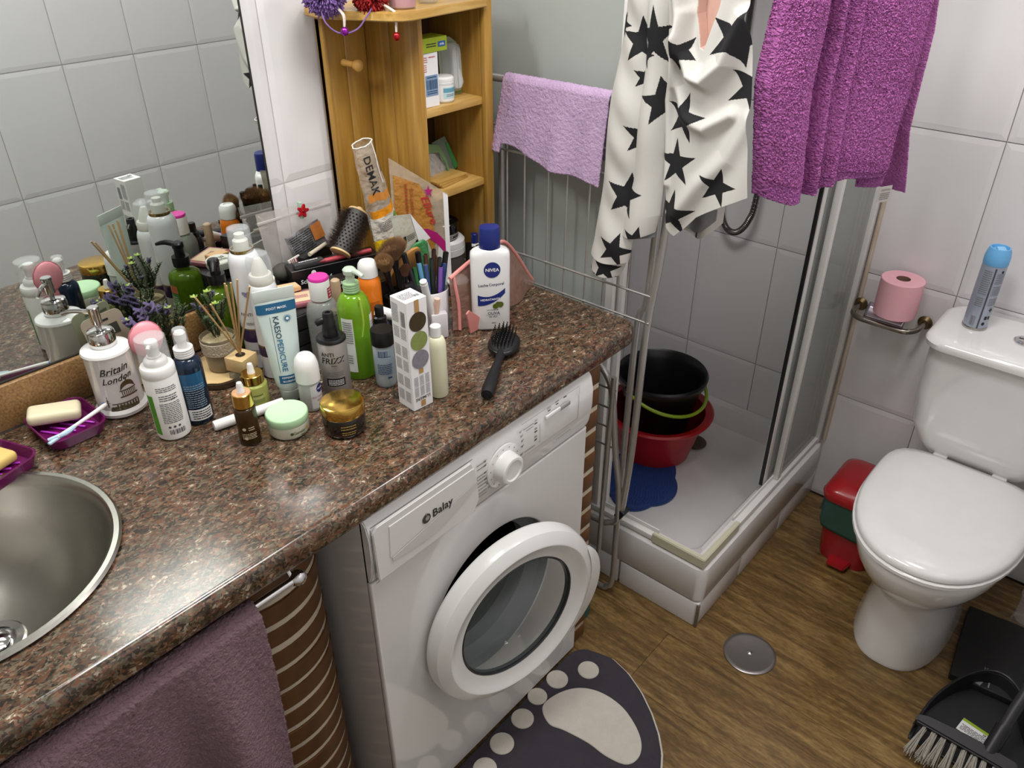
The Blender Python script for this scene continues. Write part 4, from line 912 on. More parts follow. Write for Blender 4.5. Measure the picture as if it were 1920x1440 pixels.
t = thing('razor', 'white and blue disposable razor lying across the magenta soap dish', 'razor', (-.962, -.122, .9285), .10)
T(t, 'handle', [(-.035, -.012, 0), (0, -.006, .001), (.055, .006, .0025), (.068, .012, .002)], [.0035, .003, .0038, .0035], white_mt, 10, 4)
T(t, 'blue_tip', [(.060, .009, .0025), (.078, .016, .002)], .0040, mat('mid_blue_plastic', '#2f6fb5', .35), 10)
T(t, 'head', [(-.048, -.006, -.001), (-.022, -.014, .001), (-.004, -.010, .002)], [.003, .0042, .003], mat('ice_blue_plastic', '#b4cbe0', .3), 8, 3)
B(t, 'blade_bar', (.034, .006, .004), mat('ice_blue_plastic', '#b4cbe0', .3), (-.036, -.012, -.004), (0, 0, .25), bev=.001)

# amber dropper
def dropper(lab, loc, r, h, glassm, capm, capr, cap_h, bulb_r=.0058, rz=FACE, capt=None):
    t = thing('dropper_bottle', lab, 'bottle', loc, rz)
    cyl_bottle(t, 'bottle', r, h - .006, glassm, .005, r * .6, .002)
    L(t, 'cap', [(0, 0), (capr, 0), (capr, .0005), (capr, cap_h - .0008), (capr - .001, cap_h), (0, cap_h)], capm, (0, 0, h), seg=44)
    if capt: L(t, 'cap_top', [(0, 0), (capr - .001, 0), (capr - .002, .0008), (0, .0008)], capt, (0, 0, h + cap_h), seg=40)
    L(t, 'rubber_bulb', [(0, 0), (bulb_r * 1.15, 0), (bulb_r * 1.15, .003), (bulb_r, .005), (bulb_r * .95, .013), (bulb_r * .7, .0185), (0, .0205)], white_mt, (0, 0, h + cap_h), seg=30)
    return t
t = dropper('small amber dropper bottle with gold cap and white rubber bulb, nearest the worktop edge', (-.776, -.347, H), .0178, .072, mat('amber_glass', '#3f2a0c', .08, alpha=.93, col2='#2c1c06'), gold, .0162, .0235, capt=mat('peach_gold', '#d9a87a', .3, .6))
prints(t, 'printed_text', [('l', .0, .020, .024, .012, 4), ('l', .005, .034, .010, .008, 2), ('c', -.007, .034, .003), ('c', -.006, .016, .003)], mat('cream_ink', '#cdbf9b', .5), radius=.0178)
t = dropper('squat clear dropper bottle of yellow-green serum with wide gold cap', (-.706, -.262, H), .0235, .050, mat('serum_glass', '#b3b765', .05, alpha=.72, col2='#a5aa58'), gold, .0195, .016)
prints(t, 'printed_text', [('l', .004, .031, .018, .005, 1), ('l', .004, .020, .024, .008, 3)], mat('olive_ink', '#4d5520', .5), radius=.0235)
t = thing('cream_tube', 'slim white tube lying on the worktop behind the amber dropper bottle', 'tube', (-.742, -.2895, .9095), -.226)
L(t, 'body', [(0, -.012), (.0085, -.012), (.0088, -.010), (.0088, .060), (.0086, .064), (0, .064)], white_mt, rot=(0, PI / 2, 0), seg=30)
L(t, 'cap', [(0, -.060), (.008, -.060), (.0090, -.058), (.0092, -.013), (0, -.013)], white_gl, rot=(0, PI / 2, 0), seg=30)
# jars
t = thing('cream_jar', 'low cream jar with pale mint green lid', 'jar', (-.716, -.371, H), FACE + .1)
L(t, 'glass_base', [(0, 0), (.030, 0), (.033, .003), (.0345, .008), (.0345, .022), (.032, .025), (0, .025)], mat('frosted_cream_glass', '#d5d6c4', .12, alpha=.9), seg=56)
L(t, 'lid', [(0, 0), (.0345, 0), (.0352, .001), (.0352, .013), (.0345, .0145), (.033, .0155), (.032, .0150), (0, .0150)], mat('mint_plastic', '#b9dfb4', .35, col2='#b2d9ad'), (0, 0, .0245), seg=64)
prints(t, 'printed_text', [('t', 'Garnier', .0075, .012, .013), ('t', 'BIO', .005, .018, .006), ('c', -.002, .013, .0028)], mat('olive_ink', '#4d5520', .5), radius=.0345)
prints(t, 'yellow_mark', [('s', .030, .013, .005, 8)], mat('mustard_print', '#c9a23a', .4), radius=.0345)
t = thing('cream_jar', 'black glass jar with mirror-shiny gold lid', 'jar', (-.651, -.440, H), FACE + .15)
L(t, 'glass_base', [(0, 0), (.031, 0), (.0345, .003), (.036, .008), (.036, .034), (.034, .038), (0, .038)], mat('black_glass', '#150f08', .06, coat=.5), seg=60)
L(t, 'lid', [(0, 0), (.0365, 0), (.037, .001), (.037, .0175), (.036, .0195), (.033, .0205), (0, .0205)], gold, (0, 0, .0375), seg=64)
prints(t, 'printed_text', [('l', -.004, .024, .026, .010, 2), ('l', -.004, .013, .024, .008, 2)], mat('gold_ink', '#a88b4a', .4), radius=.036)
# roll-on
t = thing('roll_on_deodorant', 'roll-on deodorant with white domed cap and clear body in front of the foot mask tube', 'deodorant', (-.646, -.342, H), FACE + .25)
cyl_bottle(t, 'body', .0195, .050, mat('milky_glass', '#c9ccc8', .08, alpha=.85), .008, .0165, .001)
L(t, 'cap', [(0, 0), (.0205, 0), (.0213, .001), (.0213, .024), (.0208, .032), (.018, .043), (.013, .050), (.007, .0535), (0, .0545)], white_gl, (0, 0, .0565), seg=48)
patch(t, 'label', .028, .006, .052, .0195, mat('paper_grey', '#d7d7d6', .5), x0=.008)
prints(t, 'round_emblem', [('c', .014, .044, .0085)], navy, radius=.0195, eps=.0006)
prints(t, 'emblem_letters', [('t', 'NIVEA', .0048, .014, .044)], white_ink, radius=.0195, eps=.001)
prints(t, 'printed_text', [('t', 'Dry Comfort', .0050, .009, .029), ('l', .012, .022, .016, .004, 2)], mat('dusty_red_ink', '#b0607a', .5), radius=.0195, eps=.0006)
# foot mask tube, standing on its cap
t = thing('foot_mask_tube', 'tall pale blue foot mask tube standing on its clear cap', 'tube', (-.650, -.285, H), FACE + .10)
tb = mat('pale_aqua_plastic', '#d2dfdc', .3, col2='#c6d8d4', vscale=10); pale = mat('clear_crimp', '#d2ddd9', .2, alpha=.85)
L(t, 'cap', [(0, 0), (.018, 0), (.0185, .001), (.0185, .020), (.0175, .021), (0, .021)], mat('clear_aqua', '#c6d3cd', .12, alpha=.75), seg=44)
v, f = [], []; n = 44
for j in range(17):
    k = j / 16; z = .021 + .172 * k; rx = .0215 + (.0345 - .0215) * k ** .8; ry = .0205 * (1 - k) + .0022 * k
    if j == 0: rx, ry = .0175, .0175
    for i in range(n): a = 2 * PI * i / n; v.append((rx * math.cos(a), ry * math.sin(a) + .0004 * math.sin(a * 5 + k * 9), z))
for j in range(16):
    for i in range(n): a, b_ = j * n + i, j * n + (i + 1) % n; f.append((a, b_, b_ + n, a + n))
f.append(tuple(reversed(range(n))))
link('tube_body', mesh('tb', v, f), tb, t, smooth=50)
B(t, 'crimped_end', (.069, .0022, .022), pale, (0, 0, .192), bev=.0008)
def front(x, z):   # y of the tube's front
    k = max(0, min(1, (z - .021) / .172)); rx = .0215 + .013 * k ** .8; ry = .0205 * (1 - k) + .0022 * k
    return -ry * math.sqrt(max(0, 1 - (x / rx) ** 2)) - .0006
def on_tube(name, specs, m, e=0):
    o = prints(t, name, specs, m)
    for q in o.data.vertices: q.co.y = front(q.co.x, q.co.z) - e
    return o
def band(name, x0, x1, z0, z1, m, e=0):
    v, f = [], []; N_ = 14
    for j in range(4):
        for i in range(N_ + 1): x_ = x0 + (x1 - x0) * i / N_; z = z0 + (z1 - z0) * j / 3; v.append((x_, front(x_, z) - e, z))
    for j in range(3):
        for i in range(N_): a = j * (N_ + 1) + i; f.append((a, a + 1, a + N_ + 2, a + N_ + 1))
    return link(name, mesh('bd', v, f), m, t)
band('blue_band', -.0335, .0335, .171, .189, teal_ink)
band('blue_label', -.017, .017, .038, .054, teal_ink)
on_tube('band_letters', [('t', 'FOOT MASK', .0062, 0, .180)], white_ink, .0006)
on_tube('label_letters', [('t', 'PEPPERMINT', .0046, 0, .0495), ('t', 'BLUEBERRY', .0046, 0, .0425)], white_ink, .0006)
on_tube('brand_letters', [('t', 'KAESO', .0135, -.005, .145, -90)], mat('slate_ink', '#24475a', .5), .0003)
on_tube('brand_letters', [('t', 'PEDICURE', .0135, -.005, .0925, -90)], mat('blue_ink', '#2f6f96', .5), .0003)
on_tube('thin_rule', [('b', -.0135, .113, .0006, .105), ('b', 0, .034, .026, .0006)], mat('slate_ink', '#24475a', .5), .0003)
on_tube('sun_emblem', [('s', .015, .158, .0085, 16)], mat('blue_ink', '#2f6f96', .5), .0003)
on_tube('emblem_core', [('c', .015, .158, .0025)], white_ink, .0007)
# anti frizz
t = thing('pump_bottle', 'silver hair bottle lettered ANTI FRIZZ with black pump head', 'bottle', (-.588, -.343, H), FACE - .15)
sil_ = mat('silver_plastic', '#a8a4a0', .3, .4, col2='#9c9894')
L(t, 'body', [(0, 0), (.0235, 0), (.0255, .003), (.0255, .113), (.0245, .1155), (0, .1155)], sil_, seg=52)
L(t, 'shoulder', [(0, 0), (.0258, 0), (.0262, .001), (.0258, .004), (.0235, .0065), (.015, .0075), (0, .0075)], black_pl, (0, 0, .1135), seg=48)
q = L(t, 'pump_head', [(0, 0), (.0135, 0), (.0135, .014), (.012, .022), (.0118, .030), (.010, .033), (.0095, .044), (.0085, .046), (.0045, .046), (.0045, .044), (0, .044)], black_pl, (0, 0, .119), seg=36)
T(q, 'nozzle', [(0, 0, .033), (-.014, .000, .030), (-.021, .001, .026)], [.0065, .006, .0055], black_pl, 12)
prints(t, 'printed_letters', [('t', 'ANTI', .0105, -.010, .094), ('t', 'FRIZZ', .0165, -.002, .0815, 0, .15), ('l', 0, .072, .01, .003, 1)], ink, radius=.0255)
patch(t, 'black_label', .034, .030, .046, .0255, ink)
prints(t, 'label_text', [('l', .0, .038, .028, .012, 4)], white_ink, radius=.0255, eps=.0008)
prints(t, 'small_text', [('l', .0, .055, .03, .010, 3)], grey_ink, radius=.0255)
# lime bottle
t = thing('pump_bottle', 'tall lime green translucent pump bottle with clear dispenser head', 'bottle', (-.513, -.317, H), FACE + .15)
lg = mat('lime_translucent', '#86b42a', .06, alpha=.72, trans=.1, col2='#6ba51c', vscale=12)
cyl_bottle(t, 'body', .0305, .132, lg, .036, .012, .002, base=.006)
L(t, 'liquid', [(0, .004), (.027, .004), (.0285, .010), (.0285, .085), (0, .085)], mat('deep_green_liquid', '#4a9e18', .1), seg=44)
T(t, 'dip_tube', [(.004, -.0285, .165), (.006, -.0290, .12), (.001, -.0290, .09)], .0022, mat('pale_lime', '#a7c84a', .3), 8, 4)
ribbed(t, 'collar', .0145, .018, mat('cloudy_green', '#a8cf9c', .25, alpha=.8), .170, 4)
q = L(t, 'pump_head', [(0, 0), (.008, 0), (.008, .014), (.011, .016), (.012, .024), (.009, .027), (0, .028)], mat('cloudy_white_green', '#cfe0cc', .2, alpha=.7), (0, 0, .188), seg=32)
T(q, 'nozzle', [(0, 0, .022), (.008, -.015, .0225), (.014, -.030, .019)], [.006, .005, .0035], mat('cloudy_white_green', '#cfe0cc', .2, alpha=.7), 10, 3)
lbm = mat('label_pale', '#dfe3df', .45)
patch(t, 'label', .024, .018, .128, .0305, lbm, x0=-.026); patch(t, 'label', .017, .022, .128, .0305, lbm, x0=.030)
prints(t, 'printed_text', [('l', -.026, .10, .019, .045, 10), ('l', -.026, .045, .010, .02, 4), ('l', .030, .09, .012, .05, 10)], grey_ink, radius=.0305, eps=.0008)
# biphase
t = thing('remover_bottle', 'small two-phase blue liquid bottle with black cap between lime bottle and white box', 'bottle', (-.507, -.383, H), FACE)
L(t, 'bottle', [(0, 0), (.0175, 0), (.0195, .003), (.0198, .008), (.0198, .084), (.0185, .086), (0, .086)], mat('clear_grey_bottle', '#b3bdc2', .07, alpha=.5), seg=48)
L(t, 'clear_liquid', [(0, .003), (.0180, .003), (.0184, .025), (0, .025)], mat('clear_liquid', '#c0c6c6', .1, alpha=.75), seg=40)
L(t, 'blue_liquid', [(0, .0252), (.0184, .0252), (.0184, .060), (0, .060)], mat('petrol_liquid', '#46728a', .1), seg=40)
L(t, 'cap', [(0, 0), (.0205, 0), (.0208, .001), (.0208, .0275), (.0198, .029), (0, .029)], black_pl, (0, 0, .0855), seg=48)
prints(t, 'printed_text', [('bar', -.006, .072, .018, .012), ('l', -.004, .04, .028, .022, 6), ('b', .004, .022, .008, .0035), ('b', -.004, .0655, .026, .0008)], mat('blue_label_ink', '#24406e', .5), radius=.0198)
t = thing('mini_spray', 'small black spray bottle standing behind the two-phase blue bottle', 'bottle', (-.462, -.325, H), FACE)
L(t, 'body', [(0, 0), (.017, 0), (.018, .003), (.018, .082), (.014, .090), (0, .090)], mat('smoked_plastic', '#25272a', .15), seg=36)
L(t, 'sprayer', [(0, 0), (.0125, 0), (.0125, .012), (.0085, .014), (.0085, .032), (.0075, .034), (0, .034)], black_pl, (0, 0, .089), seg=32)
# white box
t = thing('cosmetic_box', 'tall white carton with gold ribbon and three round pictures', 'box', (-.5165, -.4725, H), -.09)
bxm = mat('white_card', '#e6e6e6', .4, col2='#e0e0e1')
B(t, 'carton', (.043, .043, .2115), bxm, bev=.0006, seg=1)
prints(t, 'ribbon', [('b', 0, .198, .0095, .027), ('b', 0, .0765, .0095, .011), ('b', 0, .010, .010, .012)], mat('gold_ribbon', '#b08a55', .4), loc=(0, -.0216, 0))
for i, (z, c1_, c2_) in enumerate(((.171, '#4b3d1e', '#2a2212'), (.135, '#6f7a3e', '#8e9a58'), (.099, '#66646c', '#8f8c94'))):
    prints(t, 'round_picture', [('c', 0, z, .0178)], mat('picture_%s' % 'abc'[i], c1_, .25, col2=c2_, vscale=120), loc=(0, -.0217 - .0002 * i, 0))
prints(t, 'printed_name', [('t', 'LUMIERE', .0085, 0, .021, 180)], mat('dark_brown_ink', '#463a2e', .5), loc=(0, -.0216, 0))
prints(t, 'printed_text', [('l', x_, z, .009, .020, 9) for x_ in (-.012, 0, .012) for z in (.057, .036)], grey_ink, loc=(0, -.0216, 0))
side = [('l', x_, z, .015, .022, 8) for x_ in (-.010, .009) for z in (.150, .115, .088, .055, .025)] + [('l', -.010, .185, .017, .035, 12), ('bar', .010, .178, .011, .028)]
prints(t, 'side_text', side, grey_ink, loc=(-.0216, 0, 0), rot=(0, 0, -PI / 2))
prints(t, 'top_text', [('l', -.004, 0, .028, .022, 6), ('bar', .012, -.008, .008, .008)], grey_ink, loc=(0, 0, .2118), rot=(-PI / 2, 0, 0))
t = thing('lotion_bottle', 'slim white bottle of cream-coloured liquid half hidden by the tall carton', 'bottle', (-.470, -.484, H), FACE)
cyl_bottle(t, 'body', .0172, .100, mat('creamy_plastic', '#dcdcc0', .25, col2='#d7d6b4', vscale=6), .020, .009, .002)
disc_cap(t, 'cap', .0098, .019, white_gl, .122)
# pot on wooden slice
t = thing('wood_slice', 'round slice of pale wood with dark bark under the plant pot', 'wood slice', (-.690, -.116, H), .2)
wo_ = [((.066 + .004 * math.sin(5 * a) + .002 * math.sin(11 * a)) * math.cos(a), (.060 + .003 * math.sin(3 * a + 1)) * math.sin(a)) for a in [2 * PI * i / 60 for i in range(60)]]
link('bark', prism_me([(x_ * 1.0, y_ * 1.0) for x_, y_ in wo_], .0135, 'z', bev=.002), mat('bark', '#4f3a22', .8, bump=(120, .8, .002), col2='#33251a'), t)
link('cut_face', prism_me([(x_ * .965, y_ * .965) for x_, y_ in wo_], .0012, 'z'), mat('pale_wood', '#d8bd8c', .6, col2='#c9aa76', vscale=25), t, (0, 0, .0132))
t = thing('potted_lavender', 'small glass pot wrapped in lace with an artificial lavender plant', 'plant', (-.684, -.124, .915), 0)
L(t, 'pot', [(0, .002), (.024, .0), (.0265, .003), (.028, .02), (.031, .062), (.0318, .068), (.0305, .0685), (.0295, .066), (.027, .055), (0, .055)], mat('pot_glass', '#9a8f78', .12, alpha=.75), seg=48)
L(t, 'stones', [(0, .003), (.0235, .003), (.0265, .03), (0, .031)], mat('mixed_stones', '#57422f', .6, col2='#9a8a70', vscale=110, bump=(90, .8, .003)), seg=40)
L(t, 'lace_band', [(.0292, .036), (.0312, .037), (.032, .043), (.0312, .048), (.0325, .053), (.0322, .061), (.0300, .062), (.0292, .036)], mat('lace', '#cfc6b2', .9, bump=(260, 1, .004), col2='#a89c86', vscale=160), seg=60)
L(t, 'gravel', [(0, .053), (.0288, .053), (.029, .061), (.02, .064), (0, .066)], mat('pale_gravel', '#c5b891', .85, bump=(200, 1, .004), col2='#97875f', vscale=200), seg=40)
leaf_m = mat('leaf_green', '#4b5a34', .6, col2='#2e3b20', vscale=60); leaf_l = mat('leaf_lime', '#9fb65a', .6, col2='#7f9a3e'); lav = mat('lavender_purple', '#6f6287', .8, col2='#50466a', vscale=90); stem_m = mat('dark_stem', '#2f3422', .6)
def sprig(parent, base, tip, n=40, leafl=.011, bloom=.5, bl=.0045, lime_tip=False, seed=0):
    rnd = random.Random(seed); b0, t0 = Vector(base), Vector(tip)
    bend = Vector((rnd.uniform(-.008, .008), rnd.uniform(-.008, .008), .004)); P = [b0 + (t0 - b0) * (k / 6) + bend * math.sin(PI * k / 6) for k in range(7)]
    sv = T(parent, 'stem', P, .0009, stem_m, 5)
    V, F, V2, F2 = [], [], [], []
    for i in range(n):
        k = .25 + .75 * i / n; x = k * 6; j = min(int(x), 5); c = P[j] + (P[j + 1] - P[j]) * (x - j); a = i * 2.4
        d = (Vector((math.cos(a), math.sin(a), .75))).normalized(); sdv = d.cross(Vector((0, 0, 1))).normalized() * .0019; l = leafl * (1.1 - .5 * k)
        q = len(V); V += [c, c + d * l * .5 + sdv, c + d * l, c + d * l * .5 - sdv]; F.append((q, q + 1, q + 2, q + 3))
    me = mesh('leaves', V, F); link('leaves', me, leaf_m, parent, smooth=0, kind='stuff')
    if bloom:
        for i in range(14):
            k = 1 - bloom * .5 * i / 14; x = k * 6; j = min(int(x), 5); c = P[j] + (P[j + 1] - P[j]) * (x - j)
            for h in range(3):
                a = i * 1.9 + h * 2.1; d = Vector((math.cos(a), math.sin(a), .4)).normalized() * bl; q = len(V2)
                u = d.cross(Vector((0, 0, 1))).normalized() * bl * .45
                V2 += [c + d * .3, c + d + u, c + d * 1.4, c + d - u, c + d + Vector((0, 0, bl * .5))]; F2 += [(q, q + 1, q + 4), (q + 1, q + 2, q + 4), (q + 2, q + 3, q + 4), (q + 3, q, q + 4)]
        link('blossom', mesh('bl', V2, F2), lav, parent, smooth=0, kind='stuff')
    if lime_tip:
        V3, F3 = [], []
        for h in range(6):
            a = h * 1.05; d = Vector((math.cos(a), math.sin(a), .35)).normalized() * .0085; u = d.cross(Vector((0, 0, 1))).normalized() * .0024; q = len(V3)
            V3 += [t0, t0 + d * .6 + u, t0 + d, t0 + d * .6 - u]; F3.append((q, q + 1, q + 2, q + 3))
        link('bud', mesh('bud', V3, F3), leaf_l, parent, smooth=0, kind='stuff')
for i, (a, r, h_) in enumerate(((0, 0, .150), (.6, .016, .135), (1.5, .020, .125), (2.6, .019, .138), (3.6, .02, .120), (4.6, .022, .128), (5.4, .018, .118), (2.0, .03, .10), (4.0, .032, .098), (0.2, .030, .105))):
    sprig(t, (.004 * math.cos(a), .004 * math.sin(a), .063), (r * 1.25 * math.cos(a), r * 1.25 * math.sin(a), .063 + h_ * .62), 56, .013, .3 if i % 3 == 1 else 0, .0036, lime_tip=i in (0, 3, 5), seed=i)
# reed diffuser
t = thing('reed_diffuser', 'square glass reed diffuser with pale wooden cap and rattan sticks', 'diffuser', (-.676, -.180, H), .30)
link('glass_cube', box_me(.040, .040, .030, .004, 3), mat('diffuser_glass', '#8e8a78', .06, alpha=.6), t)
B(t, 'wooden_cap', (.041, .041, .027), mat('pale_wood', '#d8bd8c', .6, col2='#c9aa76', vscale=25), (0, 0, .031), bev=.0012)
L(t, 'cap_hole', [(0, 0), (.009, 0), (.009, .0004), (0, .0004)], mat('hole_dark', '#2c2015', .8), (0, 0, .0581), seg=24)
reed = mat('rattan', '#c8a877', .7, col2='#a98556', vscale=50)
R3 = Matrix.Rotation(-.30, 3, 'Z')
for dx, dy, z in ((-.078, -.008, .200), (-.018, -.032, .214), (-.006, -.036, .213), (-.010, -.022, .205), (.008, -.040, .216), (.020, -.064, .205), (.018, -.060, .196), (-.060, -.034, .188)):
    d_ = R3 @ Vector((dx * .8, dy * .8, 0))
    T(t, 'reed', [(d_.x * -.08, d_.y * -.08, .050), (d_.x, d_.y, z)], .0017, reed, 8)

# tall white hair cans
def pantene(lab, loc, r, h, ch, rz, foam=False):
    t = thing('mousse_can', lab, 'spray can', loc, rz)
    wp = mat('pearl_white', '#dfe0e2', .22, coat=.4, col2='#d8dadd', vscale=5)
    pr = [(0, 0), (r - .003, 0), (r, .003), (r, h - .022)] + [(r - (r * .38) * (1 - math.cos(PI / 2 * i / 6)), h - .022 + .022 * math.sin(PI / 2 * i / 6)) for i in range(1, 7)] + [(0, h)]
    L(t, 'can', pr, wp, seg=56)
    prints(t, 'printed_name', [('t', 'PANTENE', .0085, .0, h * .50), ('l', 0, h * .42, .02, .006, 2), ('l', 0, h * .16, .022, .010, 3)], mat('can_ink', '#5b5560', .5), radius=r)
    prints(t, 'heart_mark', [('p', [(0, h * .68 - .007)] + [(.0065 * math.sin(a) ** 3 * 1.2, h * .68 + .0055 * (math.cos(a) - .38 * math.cos(2 * a) - .15 * math.cos(3 * a))) for a in [PI + 2 * PI * i / 20 for i in range(1, 20)]])], mat('lilac_grey_ink', '#8d88a5', .4), radius=r)
    v_ = patch(t, 'purple_band', 2 * PI * r * .98, h * .25, h * .36, r, mat('deep_purple', '#37264e', .3))
    patch(t, 'gold_line', 2 * PI * r * .98, h * .36, h * .372, r, mat('dull_gold', '#7d6b4e', .3, .6), eps=.0004)
    if foam:
        L(t, 'foam_collar', [(0, 0), (.0205, 0), (.021, .001), (.021, .014), (.019, .018), (0, .018)], mat('cream_plastic', '#e3e2d8', .35), (0, 0, h - .003), seg=44)
        q = L(t, 'foam_nozzle', [(0, 0), (.015, 0), (.0135, .010), (.008, .026), (.0055, .030), (0, .031)], mat('cream_plastic', '#e3e2d8', .35), (0, 0, h + .014), seg=32)
        L(t, 'clear_cap', [(.0225, 0), (.022, .030), (.018, .043), (.009, .049), (0, .0505), (0, .0495), (.0175, .042), (.0212, .030), (.0218, 0), (.0225, 0)], mat('cap_haze', '#e6ebec', .06, alpha=.16), (0, 0, h + .010), seg=44)
    else:
        L(t, 'gold_ring', [(.0185, 0), (.0205, 0), (.0208, .001), (.0208, .006), (.0185, .006), (.0185, 0)], mat('ring_gold', '#a8935f', .2, .9), (0, 0, h - .001), seg=44)
        L(t, 'sprayer', [(0, 0), (.0135, 0), (.0135, .018), (.009, .022), (.009, .030), (0, .031)], mat('cream_plastic', '#e3e2d8', .35), (0, 0, h + .002), seg=36)
        L(t, 'clear_cap', [(.0205, 0), (.0205, .034), (.0195, .0375), (.017, .0385), (0, .0385), (0, .0375), (.017, .0375), (.0192, .034), (.0195, 0), (.0205, 0)], mat('cap_haze', '#e6ebec', .06, alpha=.16), (0, 0, h + .0055), seg=44)
    return t
pantene('tallest pearl white hairspray can with clear cap and gold neck ring', (-.612, -.143, H), .0278, .232, 0, FACE - .3)
pantene('white mousse can with cloudy domed cap behind the foot mask tube', (-.617, -.198, H), .0260, .190, 0, FACE + .3, True)
# green pump bottle near the mirror
t = thing('pump_bottle', 'olive green clear pump bottle with black pump, nearest the mirror', 'bottle', (-.629, -.062, H), .05)
ol = mat('olive_translucent', '#5d7c12', .06, alpha=.88, trans=.2, col2='#4a6a0d')
L(t, 'body', [(0, 0), (.029, 0), (.031, .003), (.031, .128), (.029, .134), (.022, .140), (.013, .143), (.013, .150), (0, .150)], ol, seg=56)
ribbed(t, 'collar', .0165, .019, black_pl, .150, 1)
q = L(t, 'pump_head', [(0, 0), (.0095, 0), (.0095, .018), (.011, .020), (.011, .028), (.0085, .031), (0, .031)], black_pl, (0, 0, .167), seg=32)
T(q, 'nozzle', [(0, 0, .025), (-.014, -.022, .028), (-.026, -.038, .023)], [.0065, .005, .003], black_pl, 10, 3)
for x0, a in ((-.050, 0), (.045, 0)):
    patch(t, 'label_orange', .030, .100, .116, .031, mat('label_orange', '#b2653a', .4), x0=x0); patch(t, 'label_green', .030, .045, .099, .031, mat('label_green', '#4f8a3c', .4, col2='#2d6a3e', vscale=70), x0=x0)
    prints(t, 'printed_text', [('l', x0, .072, .024, .045, 9)], mat('pale_green_ink', '#c3d8b0', .5), radius=.031, eps=.0006)
# micellar bottle with pink cap
t = thing('cleanser_bottle', 'round-shouldered clear bottle with white cap and bright pink top', 'bottle', (-.530, -.245, H), FACE + .2)
cyl_bottle(t, 'body', .0305, .108, mat('clear_micellar', '#aeb2ad', .05, alpha=.42), .030, .014, .003, base=.006)
patch(t, 'back_label', .050, .018, .112, .0302, mat('mauve_label', '#7c5c6b', .5), x0=0)
L(t, 'cap', [(0, 0), (.0195, 0), (.0197, .001), (.0190, .036), (.0185, .038), (0, .038)], white_gl, (0, 0, .140), seg=48)
L(t, 'pink_top', [(0, 0), (.0187, 0), (.0187, .0035), (.0175, .0055), (0, .0055)], mat('hot_pink_plastic', '#c92f94', .3), (0, 0, .178), seg=48)
patch(t, 'red_label', .014, .143, .164, .0194, mat('crimson_label', '#a52c42', .4), x0=.015, eps=.0004)
prints(t, 'label_text', [('t', 'PARFUM', .0032, .015, .160), ('t', 'FREE', .0042, .015, .1545), ('t', 'FOR', .0042, .015, .1485)], white_ink, radius=.0194, eps=.0009)
# orange spray can
t = thing('sunscreen_spray', 'orange spray can with white domed cap', 'spray can', (-.412, -.240, H), FACE)
org = mat('orange_lacquer', '#e07a1e', .25, coat=.3, col2='#d9731a')
L(t, 'can', [(0, 0), (.0205, 0), (.0228, .003), (.0228, .125), (.0215, .135), (.018, .142), (0, .143)], org, seg=48)
L(t, 'cap', [(0, 0), (.0185, 0), (.0195, .001), (.0195, .018), (.018, .026), (.0145, .031), (.008, .032), (.0075, .030), (0, .030)], white_gl, (0, 0, .142), seg=44)
prints(t, 'printed_text', [('l', .0, .075, .03, .04, 12)], mat('burnt_orange_ink', '#a3501a', .5), radius=.0228)
# pink facial brush
t = thing('facial_brush', 'pink oval silicone face brush standing behind the foam pump bottle', 'face brush', (-.834, -.183, H), -.10)
pks = mat('pink_silicone', '#e79aa4', .4, col2='#e08f9a', sss=.05)
L(t, 'head', [(0, -.030), (.010, -.028), (.020, -.021), (.0265, -.008), (.027, .004), (.023, .017), (.014, .027), (.005, .031), (0, .0315)], pks, (0, 0, .158), seg=48, sy=.42, smooth=80)
T(t, 'groove', [(.0272 * math.cos(a), .0003, .159 + .0305 * math.sin(a)) for a in [2 * PI * i / 40 for i in range(40)]], .0009, mat('rose_seam', '#c9727f', .5), 6, closed=True)
L(t, 'stand', [(0, 0), (.020, 0), (.021, .004), (.013, .012), (.010, .05), (.012, .11), (.010, .130), (0, .130)], pks, seg=36, sy=.7)
# blister card leaning on the mirror behind the dispenser
t = thing('blister_card', 'cream hanging card with fine print leaning on the mirror behind the soap dispenser', 'card', (-.822, -.046, H + .002), 0, rot=(-.17, -.12, -.10))
crd = mat('grey_brown_card', '#8f8473', .5, col2='#857a69'); crb = mat('cream_card', '#d8d6ba', .6)
sh_ = rrect(-.036, .036, 0, .150, .012, 5)
link('card_front', prism_me(sh_, .0006, 'y'), crd, t); link('card_back', prism_me(sh_, .0006, 'y'), crb, t, (0, .0007, 0))
prints(t, 'dark_logo', [('b', 0, .118, .044, .020)], mat('dark_olive', '#2c3024', .5), loc=(0, -.0003, 0))
prints(t, 'logo_letter', [('t', 'm', .024, .004, .118)], mat('pale_khaki', '#c9c8b2', .5), loc=(0, -.0008, 0))
prints(t, 'hang_slot', [('b', 0, .138, .022, .004)], ink, loc=(0, -.0003, 0))
bk = prints(t, 'back_text', [('l', 0, .100, .052, .05, 12), ('l', 0, .045, .052, .04, 9), ('b', -.022, .132, .016, .006), ('b', .002, .138, .018, .005)], mat('olive_grey_ink', '#8e8d74', .5), loc=(0, .0015, 0), rot=(0, 0, PI))
